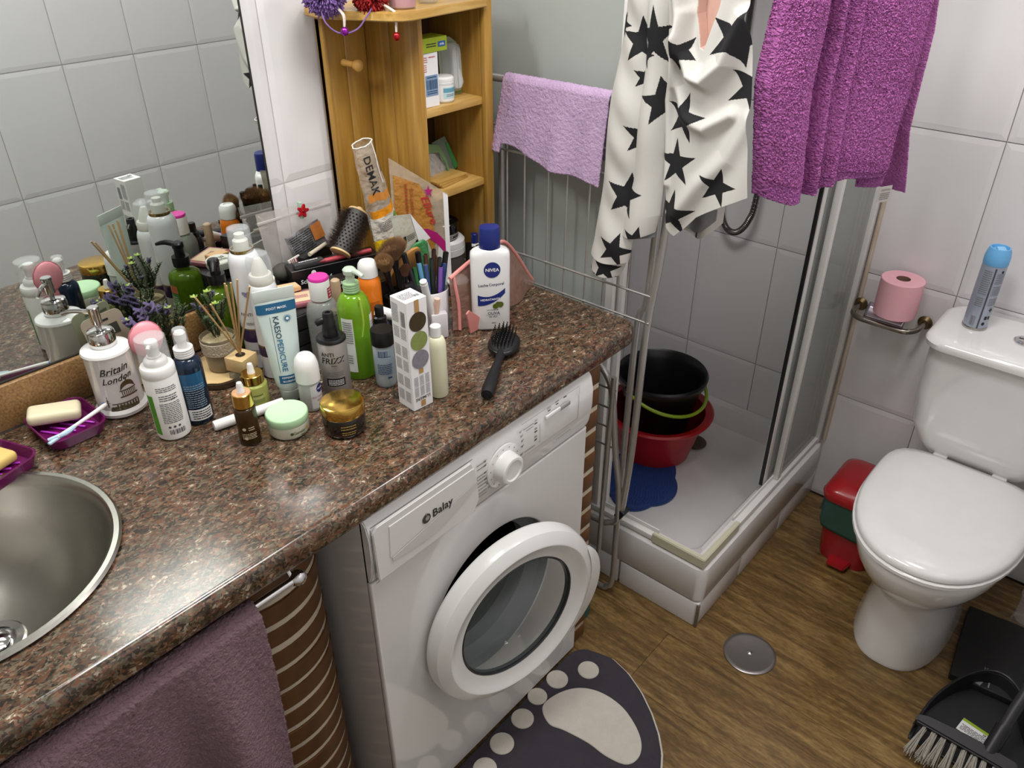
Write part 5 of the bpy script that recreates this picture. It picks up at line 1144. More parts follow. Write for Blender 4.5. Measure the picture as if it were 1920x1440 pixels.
# lavender bunches by the mirror
t = thing('lavender_bunch', 'artificial lavender bunch with purple blossoms lying along the mirror', 'plant', (-.745, -.045, H), 0)
L(t, 'pot', [(0, 0), (.014, 0), (.017, .004), (.018, .026), (.0165, .028), (0, .024)], mat('grey_green_pot', '#4b5145', .6), seg=28)
rnd = random.Random(3)
for i in range(26):
    a = rnd.uniform(0, 2 * PI); sp_ = rnd.uniform(.2, 1)
    tip = (-.012 + .066 * sp_ * math.cos(a), -.012 + .026 * math.sin(a) * sp_, .075 + .090 * (1 - .45 * sp_) * rnd.uniform(.8, 1.1))
    sprig(t, (.003 * math.cos(a), .003 * math.sin(a), .022), tip, 44, .015, .30 if i % 3 == 0 else 0, .0080, lime_tip=i in (4, 9), seed=40 + i)

# ------------------------------------------------------------------ stacked organiser and what lies on it
t = thing('drawer_organizer', 'low black drawer organiser against the wall, piled with make-up boxes', 'organizer', (-.4375, -.107, H), 0)
og = mat('black_lacquer', '#1b1a1b', .25, coat=.3)
B(t, 'body', (.270, .188, .098), og, bev=.003)
for i in range(3):
    dr_ = B(t, 'drawer', (.258, .006, .028), mat('charcoal_drawer', '#29282a', .3), (0, -.0945, .004 + .032 * i), bev=.0015)
    B(dr_, 'pull', (.03, .005, .006), chrome, (0, -.004, .011), bev=.001)
OZ = .9995
t = thing('hair_dye_box', 'long black carton lettered in white lying on the organiser, foremost of the pile', 'box', (-.400, -.113, OZ), -.325)
B(t, 'carton', (.185, .045, .038), mat('black_card', '#121113', .35, coat=.2), bev=.0006, seg=1)
prints(t, 'printed_name', [('t', 'Schwarzkopf', .0125, -.045, .012, 0, .1), ('t', 'CREME', .006, .055, .010)], white_ink, loc=(0, -.0227, 0))
prints(t, 'head_emblem', [('c', -.048, .028, .005), ('b', -.048, .022, .004, .006)], white_ink, loc=(0, -.0227, 0))
t = thing('cosmetic_carton', 'small black carton with white letters and red lines in front of the long black carton', 'box', (-.435, -.182, OZ), -.30)
B(t, 'carton', (.070, .028, .032), mat('black_card', '#121113', .35, coat=.2), bev=.0006, seg=1)
prints(t, 'printed_name', [('t', 'GARNIER', .0098, 0, .025), ('t', 'ACTIVE', .0066, .006, .0165)], white_ink, loc=(0, -.0142, 0))
prints(t, 'red_lines', [('l', 0, .007, .06, .008, 2)], mat('raspberry_ink', '#9c2c4c', .5), loc=(0, -.0142, 0))
t = thing('lip_pencil', 'thick rose-red crayon lying on the long black carton', 'pencil', (-.375, -.134, OZ + .0435), -.30)
T(t, 'barrel', [(-.05, 0, 0), (.05, 0, 0)], .0048, mat('rose_red', '#b5434f', .3, coat=.3), 14); T(t, 'tip', [(-.062, 0, 0), (-.05, 0, 0)], [.0022, .0046], mat('rose_dark', '#8a2f3c', .4), 14)
t = thing('brow_kit', 'slim black and silver pencil case lying behind the grey sponge', 'pencil case', (-.452, -.104, OZ + .0385), -.25)
B(t, 'case', (.062, .018, .010), mat('graphite', '#4a4b4c', .25, .4), bev=.002); prints(t, 'printed_text', [('l', 0, .0, .04, .006, 1)], white_ink, loc=(0, 0, .0104), rot=(-PI / 2, 0, 0))
t = thing('brow_kit', 'small black eyeshadow case with cream pencil across the long carton', 'make-up case', (-.415, -.077, OZ), .25)
B(t, 'case', (.085, .020, .052), black_pl, bev=.002); T(t, 'pencil', [(-.030, -.012, .056), (.030, -.006, .056)], .0042, mat('pale_beige', '#c4b8a4', .5), 12)
t = thing('makeup_sponge', 'dark grey egg-shaped sponge lying behind the white mousse can', 'sponge', (-.478, -.050, OZ + .017), 0)
L(t, 'sponge', [(0, -.017), (.010, -.0155), (.018, -.009), (.0215, 0), (.0195, .009), (.012, .0155), (0, .0185)], mat('grey_sponge', '#46453f', .8, bump=(400, .2, .001)), seg=40, sx=1.12, smooth=80)
t = thing('blush_palette', 'rose and cream blush palette lying open beside the white mousse can', 'palette', (-.520, -.155, OZ), -.45)
B(t, 'case', (.085, .060, .010), mat('dusty_rose', '#a86a70', .35, coat=.2, col2='#9a5c63'), bev=.002)
B(t, 'cream_panel', (.070, .042, .0014), mat('cream_panel', '#d9bf9c', .45), (0, -.002, .0098), bev=.0004)
prints(t, 'printed_text', [('l', .004, 0, .028, .014, 3)], mat('dusty_red_ink', '#b0607a', .5), loc=(0, -.002, .0114), rot=(-PI / 2, 0, 0))
t = thing('sponge_wedge', 'peach sponge wedge lying on the rose palette', 'sponge', (-.522, -.136, OZ + .0125), -.2)
link('wedge', prism_me([(-.024, 0), (.022, 0), (.022, .009), (-.024, .013)], .026, 'y', bev=.0015), mat('peach_foam', '#e0b489', .85, bump=(300, .2, .001)), t)
t = thing('cream_tub', 'flat white cream tub with dark lettering on the lid, behind the hairspray can', 'tub', (-.545, -.072, OZ), .2)
L(t, 'tub', [(0, 0), (.024, 0), (.0255, .002), (.0255, .018), (0, .018)], mat('black_lacquer', '#1b1a1b', .25, coat=.3), seg=44)
L(t, 'lid', [(0, 0), (.027, 0), (.0275, .001), (.0275, .013), (.026, .015), (0, .015)], mat('cream_plastic', '#e3e2d8', .35), (0, 0, .018), seg=48)
prints(t, 'lid_text', [('t', 'body', .013, 0, .006, 180), ('l', 0, -.006, .03, .010, 3)], ink, loc=(0, 0, .0334), rot=(-PI / 2, 0, PI))
t = thing('nail_polish', 'small bottle with tan wooden-look cap beside the pink-topped bottle', 'nail polish', (-.478, -.222, H), .2)
L(t, 'bottle', [(0, 0), (.012, 0), (.0135, .002), (.0135, .090), (.008, .096), (0, .096)], mat('tan_glass', '#8c6f55', .15), seg=32); L(t, 'cap', [(0, 0), (.0085, 0), (.0092, .002), (.0092, .050), (.0085, .054), (.006, .056), (0, .056)], mat('tan_cap', '#b8a184', .4, col2='#a88f70'), (0, 0, .096), seg=30)
t = thing('purple_cap_tube', 'short white tube with bright purple cap leaning between spray bottle and tall carton', 'tube', (-.425, -.300, .985), -.35, rot=(0, math.radians(28), -.35))
L(t, 'body', [(0, -.020), (.012, -.020), (.0122, -.018), (.0105, .014), (0, .014)], white_mt, rot=(0, PI / 2, 0), seg=30); L(t, 'cap', [(0, .014), (.0112, .014), (.0115, .016), (.0115, .030), (.009, .034), (0, .0345)], mat('violet_plastic', '#9a3cc0', .3), rot=(0, PI / 2, 0), seg=30)
t = thing('storage_box', 'small dark grey open box holding the short tube behind the tall carton', 'box', (-.425, -.295, H), -.3)
for x_, y_, a, b_ in ((0, -.022, .07, .003), (0, .022, .07, .003), (-.0335, 0, .003, .041), (.0335, 0, .003, .041)): B(t, 'side', (a, b_, .062), mat('dark_grey_box', '#2a2a2c', .4), (x_, y_, 0), bev=.0006)
B(t, 'bottom', (.07, .047, .002), mat('dark_grey_box', '#2a2a2c', .4), bev=.0004)

# zip bag with sachet, leaning on the wall
film = mat('clear_film', '#dcd6d2', .12, alpha=.33, bump=(25, .6, .004))
t = thing('zip_bag', 'clear plastic zip bag leaning on the wall tiles, closed with a red flower clip', 'bag', (-.415, -.028, OZ), 0)
def bag(name, xw0, xw1, h, thick_, m, parent, loc=(0, 0, 0), rot=(0, 0, 0), amp=.003, top=(0, 0)):
    def fn(s, t_):
        if s < .5: q, sg = s * 2, -1
        else: q, sg = 2 - s * 2, 1
        w_ = xw0 + (xw1 - xw0) * t_; x_ = (q - .5) * w_; zz = h * t_ + (top[0] + (top[1] - top[0]) * q) * t_
        return (x_, sg * thick_ * math.sin(PI * q) * math.sin(PI * min(1, .12 + t_ * .9)) + amp * math.sin(x_ * 95 + t_ * 7) * math.sin(t_ * 11 + x_ * 40), zz)
    return grid(name, 64, 26, fn, m, parent, loc=loc, rot=rot)
bag('bag_film', .150, .182, .128, .009, film, t, amp=.0012, top=(.014, -.002))
B(t, 'zip_strip', (.180, .003, .006), mat('zip_strip', '#cfc8c6', .3, alpha=.7), (0, -.0005, .115), (0, .03, 0), bev=.001)
fl = [(.011 * (1 + .35 * math.cos(5 * a)) * math.cos(a), .011 * (1 + .35 * math.cos(5 * a)) * math.sin(a)) for a in [2 * PI * i / 60 for i in range(60)]]
ck = B(t, 'peg', (.007, .010, .034), mat('pale_green_peg', '#a9bfae', .5), (.012, -.003, .106), bev=.001)
link('flower', prism_me(fl, .004, 'y', bev=.0008), mat('red_lacquer', '#b01820', .4), ck, (0, -.010, .017)); L(ck, 'flower_heart', [(0, 0), (.003, 0), (.002, .002), (0, .002)], mat('dark_red', '#6e1015', .4), loc=(0, -.010, .017), rot=(PI / 2, 0, 0), seg=14)
t = thing('foil_sachet', 'silver foil sachet with dense black print and red-orange corner in front of the zip bag', 'sachet', (-.392, -.050, OZ + .006), 0, rot=(-.12, -.26, -.08))
bag('foil', .078, .084, .085, .004, mat('silver_foil', '#a9a9ac', .3, .7, bump=(40, .7, .006)), t, amp=.0012)
prints(t, 'dense_print', [('l', 0, .047, .050, .070, 15)], ink, loc=(-.012, -.0062, 0), rot=(0, 0, 0))
prints(t, 'picture', [('p', [(.014, .05), (.040, .048), (.041, .083), (.016, .083)])], mat('red_orange_picture', '#8f3a1e', .4, col2='#c98b45', vscale=60), loc=(0, -.0063, 0))
t = thing('striped_packet', 'thin packet edge with dark red and white stripes left of the foil sachet', 'packet', (-.449, -.066, OZ), 0, rot=(-.1, -.18, 0))
B(t, 'packet', (.028, .004, .046), mat('pale_packet', '#d6cfca', .5), bev=.0005)
prints(t, 'stripes', [('b', -.009, .023, .0015, .044), ('b', -.005, .023, .0015, .044), ('b', -.001, .023, .002, .044), ('b', .008, .023, .008, .040)], mat('wine_ink', '#8c2b34', .5), loc=(0, -.0022, 0))
# round brush
def bristle_mesh(n, fn, w_):
    V, F = [], []
    for i in range(n):
        a, b_ = fn(i); a, b_ = Vector(a), Vector(b_); d = (b_ - a).normalized(); u = d.orthogonal().normalized() * w_; v_ = d.cross(u); q = len(V)
        V += [a + u, a - u * .5 + v_ * .87, a - u * .5 - v_ * .87, b_]; F += [(q, q + 1, q + 3), (q + 1, q + 2, q + 3), (q + 2, q, q + 3)]
    return mesh('bristles', V, F)
t = thing('round_brush', 'large round hairbrush with perforated black barrel leaning against the wooden shelf', 'hairbrush', (-.388, -.128, 1.052), 0)
ax = Vector((.074, .018, .066)).normalized(); qz = ax.to_track_quat('Z', 'Y'); t.rotation_euler = qz.to_euler()
barrel = L(t, 'barrel', [(0, 0), (.0205, 0), (.0205, .092), (0, .092)], mat('brush_barrel', '#3a3633', .5), seg=44)
cd_ = t.rotation_euler.to_matrix().inverted() @ (Vector((-1.31, -1.39, 1.70)) - Vector((-.388, -.128, 1.052))); ca_ = math.atan2(cd_.y, cd_.x)
hv, hf = [], []
for r_i in range(12):
    for k in range(16):
        a0 = 2 * PI * (k + .5 * (r_i % 2)) / 16; z0 = .008 + r_i * .0066; q = len(hv)
        for j in range(6): aa = a0 + .0024 * math.cos(j * PI / 3) / .0207; hv.append((.0207 * math.cos(aa), .0207 * math.sin(aa), z0 + .0021 * math.sin(j * PI / 3)))
        hf.append(tuple(range(q, q + 6)))
link('perforation', mesh('perf', hv, hf), mat('hole_black', '#050505', .9), t, kind='stuff', smooth=0)
rnd = random.Random(9)
def rb_(i):
    a = ca_ + rnd.uniform(.80, 2 * PI - .80); z = rnd.uniform(.004, .088)
    l = rnd.uniform(.034, .042); return (.0205 * math.cos(a), .0205 * math.sin(a), z), (l * math.cos(a + rnd.uniform(-.12, .12)), l * math.sin(a), z + rnd.uniform(-.004, .004))
link('bristles', bristle_mesh(2600, rb_, .00035), mat('boar_bristle', '#3b2c22', .6), t, kind='stuff', smooth=0)
for z in (-.003, .092): L(t, 'wooden_rim', [(0, 0), (.0215, 0), (.022, .001), (.021, .004), (0, .004)], mat('pale_wood', '#d8bd8c'), (0, 0, z), seg=36)
T(t, 'handle', [(0, 0, .096), (0, 0, .10), (0, 0, .104)], [.008, .0065, .006], mat('pale_wood', '#d8bd8c'), 16, 3)
# tall crinkled sleeve bag
t = thing('cotton_pad_sleeve', 'tall crinkled clear sleeve bag lettered DEMAK with orange and yellow print', 'bag', (-.248, -.150, H), 0, rot=(.0, -.222, .1))
crk = mat('crinkled_film', '#dcd6cc', .05, alpha=.28, bump=(45, 1.0, .012)); 
def sleeve(s, t_):
    a = 2 * PI * s; r = .037 - .016 * max(0, (t_ - .35) / .65) ** .8; w_ = .0010 * math.sin(a * 5 + t_ * 23) + .0007 * math.sin(a * 9 - t_ * 31)
    return ((r + w_) * math.cos(a) * 1.05, (r + w_) * math.sin(a) * .75, .374 * t_)
grid('sleeve_film', 60, 70, sleeve, crk, t)
def sl_band(name, a0, a1, t0, t1, m, e=.0006, wav=0):
    return grid(name, 26, 14, lambda s, k: (lambda p, aa: (p[0] + e * math.cos(aa), p[1] + e * math.sin(aa), p[2] + wav * math.sin(s * 6)))(sleeve((a0 + (a1 - a0) * s) / 360, t0 + (t1 - t0) * k), math.radians(a0 + (a1 - a0) * s)), m, t)
yel = mat('yellow_print', '#f0c81c', .3, bump=(45, .6, .008)); ora = mat('orange_print', '#e2921e', .3, bump=(45, .6, .008)); wht = mat('white_film_print', '#d8d2c6', .3, bump=(45, .8, .01))
sl_band('yellow_band', 170, 370, .34, .46, yel, wav=.005); sl_band('white_band', 175, 365, .465, .60, wht); sl_band('orange_band', 190, 340, .60, .645, ora); sl_band('orange_band', 200, 320, .69, .735, mat('orange_print_thin', '#d98a26', .3, alpha=.75), wav=.004)
rm = [Vector(sleeve(k / 30, 1)) for k in range(30)]; T(t, 'drawstring', rm, .0011, mat('string_white', '#e8e3da', .6), 6, closed=True)
T(t, 'drawstring', [sleeve(.86, 1), Vector(sleeve(.84, .93)) + Vector((0, -.002, 0)), Vector(sleeve(.80, .86)) + Vector((0, -.002, 0)), Vector(sleeve(.80, .78)) + Vector((0, -.003, 0))], .0010, mat('string_white', '#e8e3da', .6), 6, 4)
def sl_text(name, specs, m, ang0, e=.0012):
    o = prints(t, name, specs, m)
    for v_ in o.data.vertices:
        z = v_.co.z; k = z / .374; aa = math.radians(ang0) + v_.co.x / .028; p = sleeve(aa / (2 * PI), k); v_.co = (p[0] + e * math.cos(aa), p[1] + e * math.sin(aa), z)
    return o
sl_text('brand_letters', [('t', 'DEMAK', .024, 0, .315, -90)], ink, 240, .0022)
sl_text('bar_code', [('b', 0, .340 - .0022 * i, .016, .0011) for i in range(14)], ink, 305, .0018)
sl_text('small_text', [('l', 0, .205, .026, .022, 6)], grey_ink, 245, .0018)
sl_text('yellow_text', [('l', 0, .158, .032, .008, 1)], ink, 245, .002)
sl_text('green_mark', [('c', 0, .215, .006)], mat('leaf_green_print', '#5ea42e'), 300, .002)
# collagen sachet bag
t = thing('mask_packet', 'large clear packet with orange film, magenta band and white strip leaning against the shelf', 'packet', (-.200, -.166, H), 0, rot=(-.03, 0, -.70))
t.scale = (.76, 1, .96)
pkt = [(-.078, .004), (.080, .004), (.082, .236), (-.074, .322)]
link('film', prism_me(pkt, .0012, 'y'), mat('packet_film', '#c9b9a2', .10, alpha=.42, bump=(30, .8, .006)), t)
link('orange_area', prism_me([(-.070, .10), (.030, .075), (.040, .13), (.034, .215), (.004, .262), (-.066, .285)], .0008, 'y'), mat('orange_film', '#b5813f', .25, col2='#9d6a2c', vscale=30, bump=(40, .8, .008)), t, (0, -.0012, 0))
link('white_strip', prism_me([(.068, .02), (.081, .02), (.081, .234), (.068, .241)], .0008, 'y'), mat('paper_white', '#e4e4e4'), t, (0, -.0014, 0))
link('white_area', prism_me([(.028, .005), (.067, .005), (.067, .118), (.050, .13)], .0008, 'y'), mat('paper_grey', '#d7d7d6'), t, (0, -.0013, 0))
link('magenta_band', prism_me([(-.005, .140), (.02, .139), (.045, .122), (.068, .098), (.068, .128), (.045, .150), (.02, .160), (-.005, .160)], .0008, 'y'), mat('magenta_print', '#a51f6b', .3), t, (0, -.0022, 0))
link('hair_picture', prism_me([(-.01, .005), (.045, .005), (.055, .035), (.052, .07), (.038, .10), (.012, .128), (-.01, .137)], .0008, 'y'), mat('dark_hair_picture', '#2a1810', .4, col2='#8a5a28', vscale=18), t, (0, -.0018, 0))
prints(t, 'red_script', [('t', 'Ellure', .030, .026, .205, -68, .3)], mat('scarlet_ink', '#b53333', .4), loc=(0, -.0024, 0))
prints(t, 'red_text', [('t', 'COLLAGEN', .0115, -.020, .225, -90)] + [('b', -.034, .262 - .008 * i, .006, .005) for i in range(9)], mat('brick_ink', '#9c4326', .5), loc=(0, -.0024, 0))
prints(t, 'pink_flower', [('s', .028, .245, .014, 5)], mat('magenta_print', '#a51f6b', .3), loc=(0, -.0022, 0))
# pale bag with green sponge cloth
t = thing('cloth_packet', 'pale translucent packet holding green cloths in front of the orange packet', 'packet', (-.262, -.222, H), 0, rot=(-.02, -.10, .06))
link('film', prism_me([(-.040, .004), (.058, .004), (.056, .120), (.036, .182), (.012, .222), (-.040, .238)], .0012, 'y'), mat('milky_film', '#c8cabb', .15, alpha=.72, bump=(30, .8, .006)), t)
link('white_flap', prism_me([(.010, .222), (.036, .182), (.056, .150), (.022, .150)], .0010, 'y'), mat('paper_white', '#e4e4e4'), t, (0, -.0014, 0))
grid('green_cloth', 24, 30, lambda s, k: (-.012 + .058 * s - .004 * k, -.006 - .007 * math.sin(s * 9 + k * 3) * .6 - .004 * math.sin(PI * s), .01 + (.135 + .02 * math.sin(s * 3)) * k), mat('green_cloth', '#4f9a5c', .5, alpha=.95, col2='#3a7f4a', bump=(60, .6, .006)), t, thick=.003)
prints(t, 'black_mark', [('b', -.016, .176, .008, .016), ('l', .002, .176, .024, .014, 4), ('c', .016, .160, .004)], ink, loc=(0, -.0016, 0))
# cup of make-up brushes
t = thing('brush_cup', 'dark cup standing between orange spray can and pen cup, full of make-up brushes', 'cup', (-.357, -.268, H), 0)
L(t, 'cup', [(0, .002), (.024, 0), (.027, .003), (.029, .088), (.0275, .090), (.025, .006), (0, .005)], mat('smoked_cup', '#2b2a2c', .2), seg=40)
def makeup_brush(lab, base, tip, hr, hl, hm_, fr=.0045, fan=1.0, n=500, seed=1, dome=.5):
    t = thing('makeup_brush', lab, 'make-up brush', base, 0, 'make-up brushes in the dark cup'); b0, t1 = Vector(base), Vector(tip); d = t1 - b0; ln = d.length
    t.rotation_euler = d.to_track_quat('Z', 'Y').to_euler()
    L(t, 'handle', [(0, 0), (.003, 0), (.0045, .02), (.004, ln - hl - .025), (0, ln - hl - .024)], black_pl, seg=16)
    L(t, 'ferrule', [(0, 0), (.0045, 0), (fr, .026), (0, .026)], mat('ferrule_black', '#2c2a2b', .25, .6), (0, 0, ln - hl - .026), seg=20)
    rr = random.Random(seed)
    def f_(i):
        a = rr.uniform(0, 2 * PI); q = math.sqrt(rr.random()); k = 1 - dome * q * q * rr.uniform(.8, 1.1)
        return (fr * q * math.cos(a), fr * q * math.sin(a), ln - hl), (hr * q * math.cos(a), hr * q * math.sin(a) * fan, ln - hl + hl * k)
    link('hair_core', lathe_me([(0, 0), (fr, 0), (hr * .5, hl * .35), (hr * .66, hl * .5), (hr * .4, hl * .66), (0, hl * .7)], 20, 1, fan), hm_, t, (0, 0, ln - hl), smooth=80)
    link('hair', bristle_mesh(n * 2, f_, .0005), hm_, t, kind='stuff', smooth=0)
tan_h = mat('tan_hair', '#b08a5e', .8, col2='#6b4a2c', vscale=60); drk_h = mat('black_brown_hair', '#3a2a1f', .8, col2='#9a7048', vscale=26); brn_h = mat('chestnut_hair', '#6d4632', .8, col2='#50301f', vscale=50)
makeup_brush('large fluffy tan make-up brush in the dark cup', (-.357, -.262, .912), (-.392, -.262, 1.090), .024, .040, tan_h, .008, .8, 900, 2)
makeup_brush('widest make-up brush in the cup, with dark hair and tan edge', (-.350, -.270, .912), (-.345, -.235, 1.100), .038, .046, drk_h, .009, .5, 1200, 3)
makeup_brush('flat chestnut make-up brush in the dark cup', (-.355, -.275, .912), (-.362, -.292, 1.066), .012, .026, brn_h, .006, .5, 500, 4, .3)
makeup_brush('fluffy tan make-up brush at the back of the cup, seen best in the mirror', (-.350, -.258, .912), (-.315, -.222, 1.092), .020, .034, tan_h, .008, .8, 700, 5)
makeup_brush('black-handled make-up brush leaning left out of the dark cup', (-.360, -.255, .912), (-.402, -.222, 1.062), .014, .028, drk_h, .006, .8, 500, 6)
t = thing('paddle_brush', 'oval wooden paddle brush with black bristles leaning behind the make-up brushes', 'hairbrush', (-.322, -.205, .99), 0, rot=(.5, .35, .2))
L(t, 'wooden_back', [(0, 0), (.030, 0), (.033, .003), (.033, .008), (.028, .012), (0, .013)], mat('honey_wood', '#b98849', .45, col2='#a37238'), rot=(PI / 2, 0, 0), loc=(0, 0, .04), seg=44, sx=1.0, sy=1.55)
# white organiser cup with pens
t = thing('pen_cup', 'white plastic cup with low front pocket, full of eye pencils and mascaras', 'cup', (-.305, -.300, H), -.5)
pcw = mat('frosted_white_cup', '#dcd8da', .3, alpha=.92)
L(t, 'cup', [(0, .002), (.031, 0), (.033, .003), (.036, .092), (.0345, .094), (.0315, .006), (0, .005)], pcw, seg=48, sx=1.0, sy=.8)
B(t, 'front_pocket', (.034, .018, .055), pcw, (.004, -.034, 0), bev=.003)
pens = [('matt black', '#141416', -.026, .006, .172, -.10), ('glossy black', '#0e0e10', -.014, .012, .168, -.03), ('sky blue', '#5f9cc2', -.010, -.008, .146, -.06), ('slate blue', '#3e4f7e', -.003, -.010, .140, -.03), ('dark green', '#26302a', .004, -.004, .150, .0), ('dark brown', '#3a2620', .006, .010, .168, .02), ('violet', '#7c56a8', .017, -.014, .132, .03), ('navy blue with pale ring', '#28407a', .022, -.002, .138, .05), ('thick black', '#18181a', .020, .012, .160, .07), ('black with white tip', '#2a2a2d', -.018, -.012, .142, -.14), ('charcoal', '#303033', .012, .002, .150, .05), ('bronze brown', '#54392c', -.002, .016, .160, -.02)]
for i, (nm, cx, px_, py_, hh, lean) in enumerate(pens):
    q = Matrix.Rotation(-.5, 3, 'Z') @ Vector((px_ * .62, py_ * .75, 0)); a = thing('cosmetic_pencil', '%s cosmetic pencil standing in the white cup' % nm, 'pencil', (-.305 + q.x, -.300 + q.y, H + .008), 0, 'pencils in the white cup', rot=(py_ * 4, lean * 1.2 + px_ * 3, -.5))
    rr = .0052 if i in (0, 1, 8) else .0042; pm_ = mat('pencil_' + nm.replace(' ', '_'), cx, .3, coat=.2)
    T(a, 'barrel', [(0, 0, 0), (0, 0, hh * .6)], rr, pm_, 12); T(a, 'cap', [(0, 0, hh * .6), (0, 0, hh)], rr * 1.12, pm_, 12); L(a, 'end_ring', [(0, 0), (rr * .8, 0), (rr * .8, .001), (0, .001)], mat('silver_ring', '#a5a9b0', .25, .8) if i in (2, 7, 3) else black_pl, (0, 0, hh), seg=14)
t = thing('cosmetic_tube', 'white round tube leaning left out of the white pen cup', 'tube', (-.318, -.318, H + .02), 0, rot=(.12, -.30, 0)); T(t, 'tube', [(0, 0, 0), (0, 0, .118)], .0078, white_mt, 20); T(t, 'cap', [(0, 0, .118), (0, 0, .124)], .0072, white_gl, 20)
t = thing('cosmetic_tube', 'pink-tipped beige stick in the low front pocket of the pen cup', 'stick', (-.322, -.330, H + .056), 0, rot=(.1, .05, 0)); T(t, 'tube', [(0, 0, 0), (0, 0, .032)], .006, mat('pale_peach', '#e6c3ae', .4), 18)
t = thing('compact_card', 'black carton leaning left of the pen cup behind the white tube', 'box', (-.345, -.318, H + .001), 0, rot=(0, -.22, -.3)); B(t, 'carton', (.022, .010, .105), mat('pale_silver_card', '#b9bab6', .35), bev=.0006); B(t, 'dark_cap', (.018, .014, .03), black_pl, (0, -.002, .105), bev=.002)
# mesh pouch
t = thing('mesh_pouch', 'rose mesh zip pouch with pink seams slumped behind the body lotion bottle', 'pouch', (-.140, -.322, H), .10)
mshm = mat('rose_mesh', '#a98679', .5, alpha=.62, bump=(60, .8, .006), col2='#94705f', vscale=40); pkt_ = mat('salmon_piping', '#e0938c', .5)
def pouch(s, k):
    if s < .5: q, sg = s * 2, -1
    else: q, sg = 2 - 2 * s, 1
    x_ = -.145 + .295 * q; top_ = .118 + .020 * math.sin(PI * q) - .118 * max(0, (q - .62) / .38) ** 1.2 * 1.0 + .0
    zz = .002 + max(.004, top_) * k
    return (x_ + .004 * math.sin(k * 5), sg * (.036 * math.sin(PI * min(1, max(0, q))) ** .6) * (1 - k) ** .8 + .004 * math.sin(q * 17 + k * 4) * (1 - k), zz)
grid('mesh', 80, 24, pouch, mshm, t)
T(t, 'zip_seam', [Vector(pouch(i / 60, 1)) + Vector((0, -.001, .001)) for i in range(0, 31, 2)], .0042, pkt_, 8, 3)
T(t, 'side_seam', [Vector(pouch(.02, k / 8)) + Vector((-.001, -.002, 0)) for k in range(9)], .0035, pkt_, 8)
link('corner_flap', prism_me([(-.020, 0), (.012, 0), (.006, .030), (-.030, .062), (-.038, .056)], .003, 'y', bev=.001), pkt_, t, (-.115, -.040, .001), (.15, 0, -.1))
lb = B(t, 'inner_tag', (.026, .0012, .024), mat('beige_tag', '#bfae93', .6), (-.075, -.032, .024), (.5, .5, 0), bev=.0004)
# body lotion
t = thing('body_lotion', 'white body lotion bottle with dark blue cap and round blue emblem', 'bottle', (-.216, -.381, H), -.715)
wl = mat('lotion_white', '#e9e9e8', .25, coat=.2)
def bl_ring(z, hx, hy, n=56, pw=3.2):
    return [(hx * math.copysign(abs(math.cos(a)) ** (2 / pw), math.cos(a)), hy * math.copysign(abs(math.sin(a)) ** (2 / pw), math.sin(a)), z) for a in [2 * PI * i / n for i in range(n)]]
loft([bl_ring(0, .034, .014), bl_ring(.002, .0375, .0175), bl_ring(.006, .039, .019), bl_ring(.160, .040, .019), bl_ring(.168, .039, .0185), bl_ring(.173, .034, .0175), bl_ring(.1765, .025, .0165), bl_ring(.178, .018, .015)], wl, 'body', t, smooth=50)
loft([bl_ring(.176, .0205, .0165, pw=2.3), bl_ring(.178, .0212, .0172, pw=2.3), bl_ring(.2165, .0205, .0165, pw=2.3), bl_ring(.2205, .019, .0155, pw=2.3), bl_ring(.2215, .012, .01, pw=2.3)], navy, 'cap', t, smooth=50)
def on_bl(name, specs, m, e=.0):
    o = prints(t, name, specs, m)
    for v_ in o.data.vertices: v_.co.y = -.0192 * (max(0, 1 - (abs(v_.co.x) / .0395) ** 3.2)) ** (1 / 3.2) - .0004 - e
    return o
on_bl('round_emblem', [('c', .002, .136, .0168)], navy)
on_bl('emblem_letters', [('t', 'NIVEA', .0098, .002, .136)], white_ink, .0004)
on_bl('printed_text', [('t', 'Leche', .0084, -.0165, .103, 3), ('t', 'Corporal', .0084, .0105, .1045, 3), ('t', 'OLIVA', .0088, .004, .040), ('t', 'con Aceite de', .0042, .002, .048), ('t', 'PIEL SECA', .004, .003, .032), ('b', .003, .0355, .03, .0005), ('t', '400ml', .0038, .004, .018)], mat('navy_ink', '#2a2f55', .5))
sw = [(-.028, .087)] + [(-.028 + .056 * i / 10, .081 - .008 * math.sin(PI * i / 10) + .014 * (i / 10) ** 2) for i in range(11)] + [(.028, .085)] + [(.028 - .056 * i / 10, .070 + .015 * (1 - i / 10) ** 1.6 - .008 * math.sin(PI * i / 10)) for i in range(11)]
V_ = []; 
o_ = prints(t, 'blue_swoosh', [('p', [(-.028 + .0056 * i, .0815 - .006 * math.sin(PI * i / 10) + .013 * (i / 10) ** 2), (-.028 + .0056 * (i + 1), .0815 - .006 * math.sin(PI * (i + 1) / 10) + .013 * ((i + 1) / 10) ** 2), (-.028 + .0056 * (i + 1), .0575 + .026 * ((i + 1) / 10) ** 2.2), (-.028 + .0056 * i, .0575 + .026 * (i / 10) ** 2.2)]) for i in range(10)], navy)
for v_ in o_.data.vertices: v_.co.y = -.0192 * (max(0, 1 - (abs(v_.co.x) / .0395) ** 3.2)) ** (1 / 3.2) - .0005
on_bl('swoosh_letters', [('t', 'HIDRATANTE', .0064, -.003, .0715, 3)], white_ink, .0006)
on_bl('olive_picture', [('c', .008, .056, .006), ('c', .018, .059, .0065), ('c', .013, .061, .005)], mat('olive_print', '#5c6a1e', .4, col2='#3c4712', vscale=150), .0005)
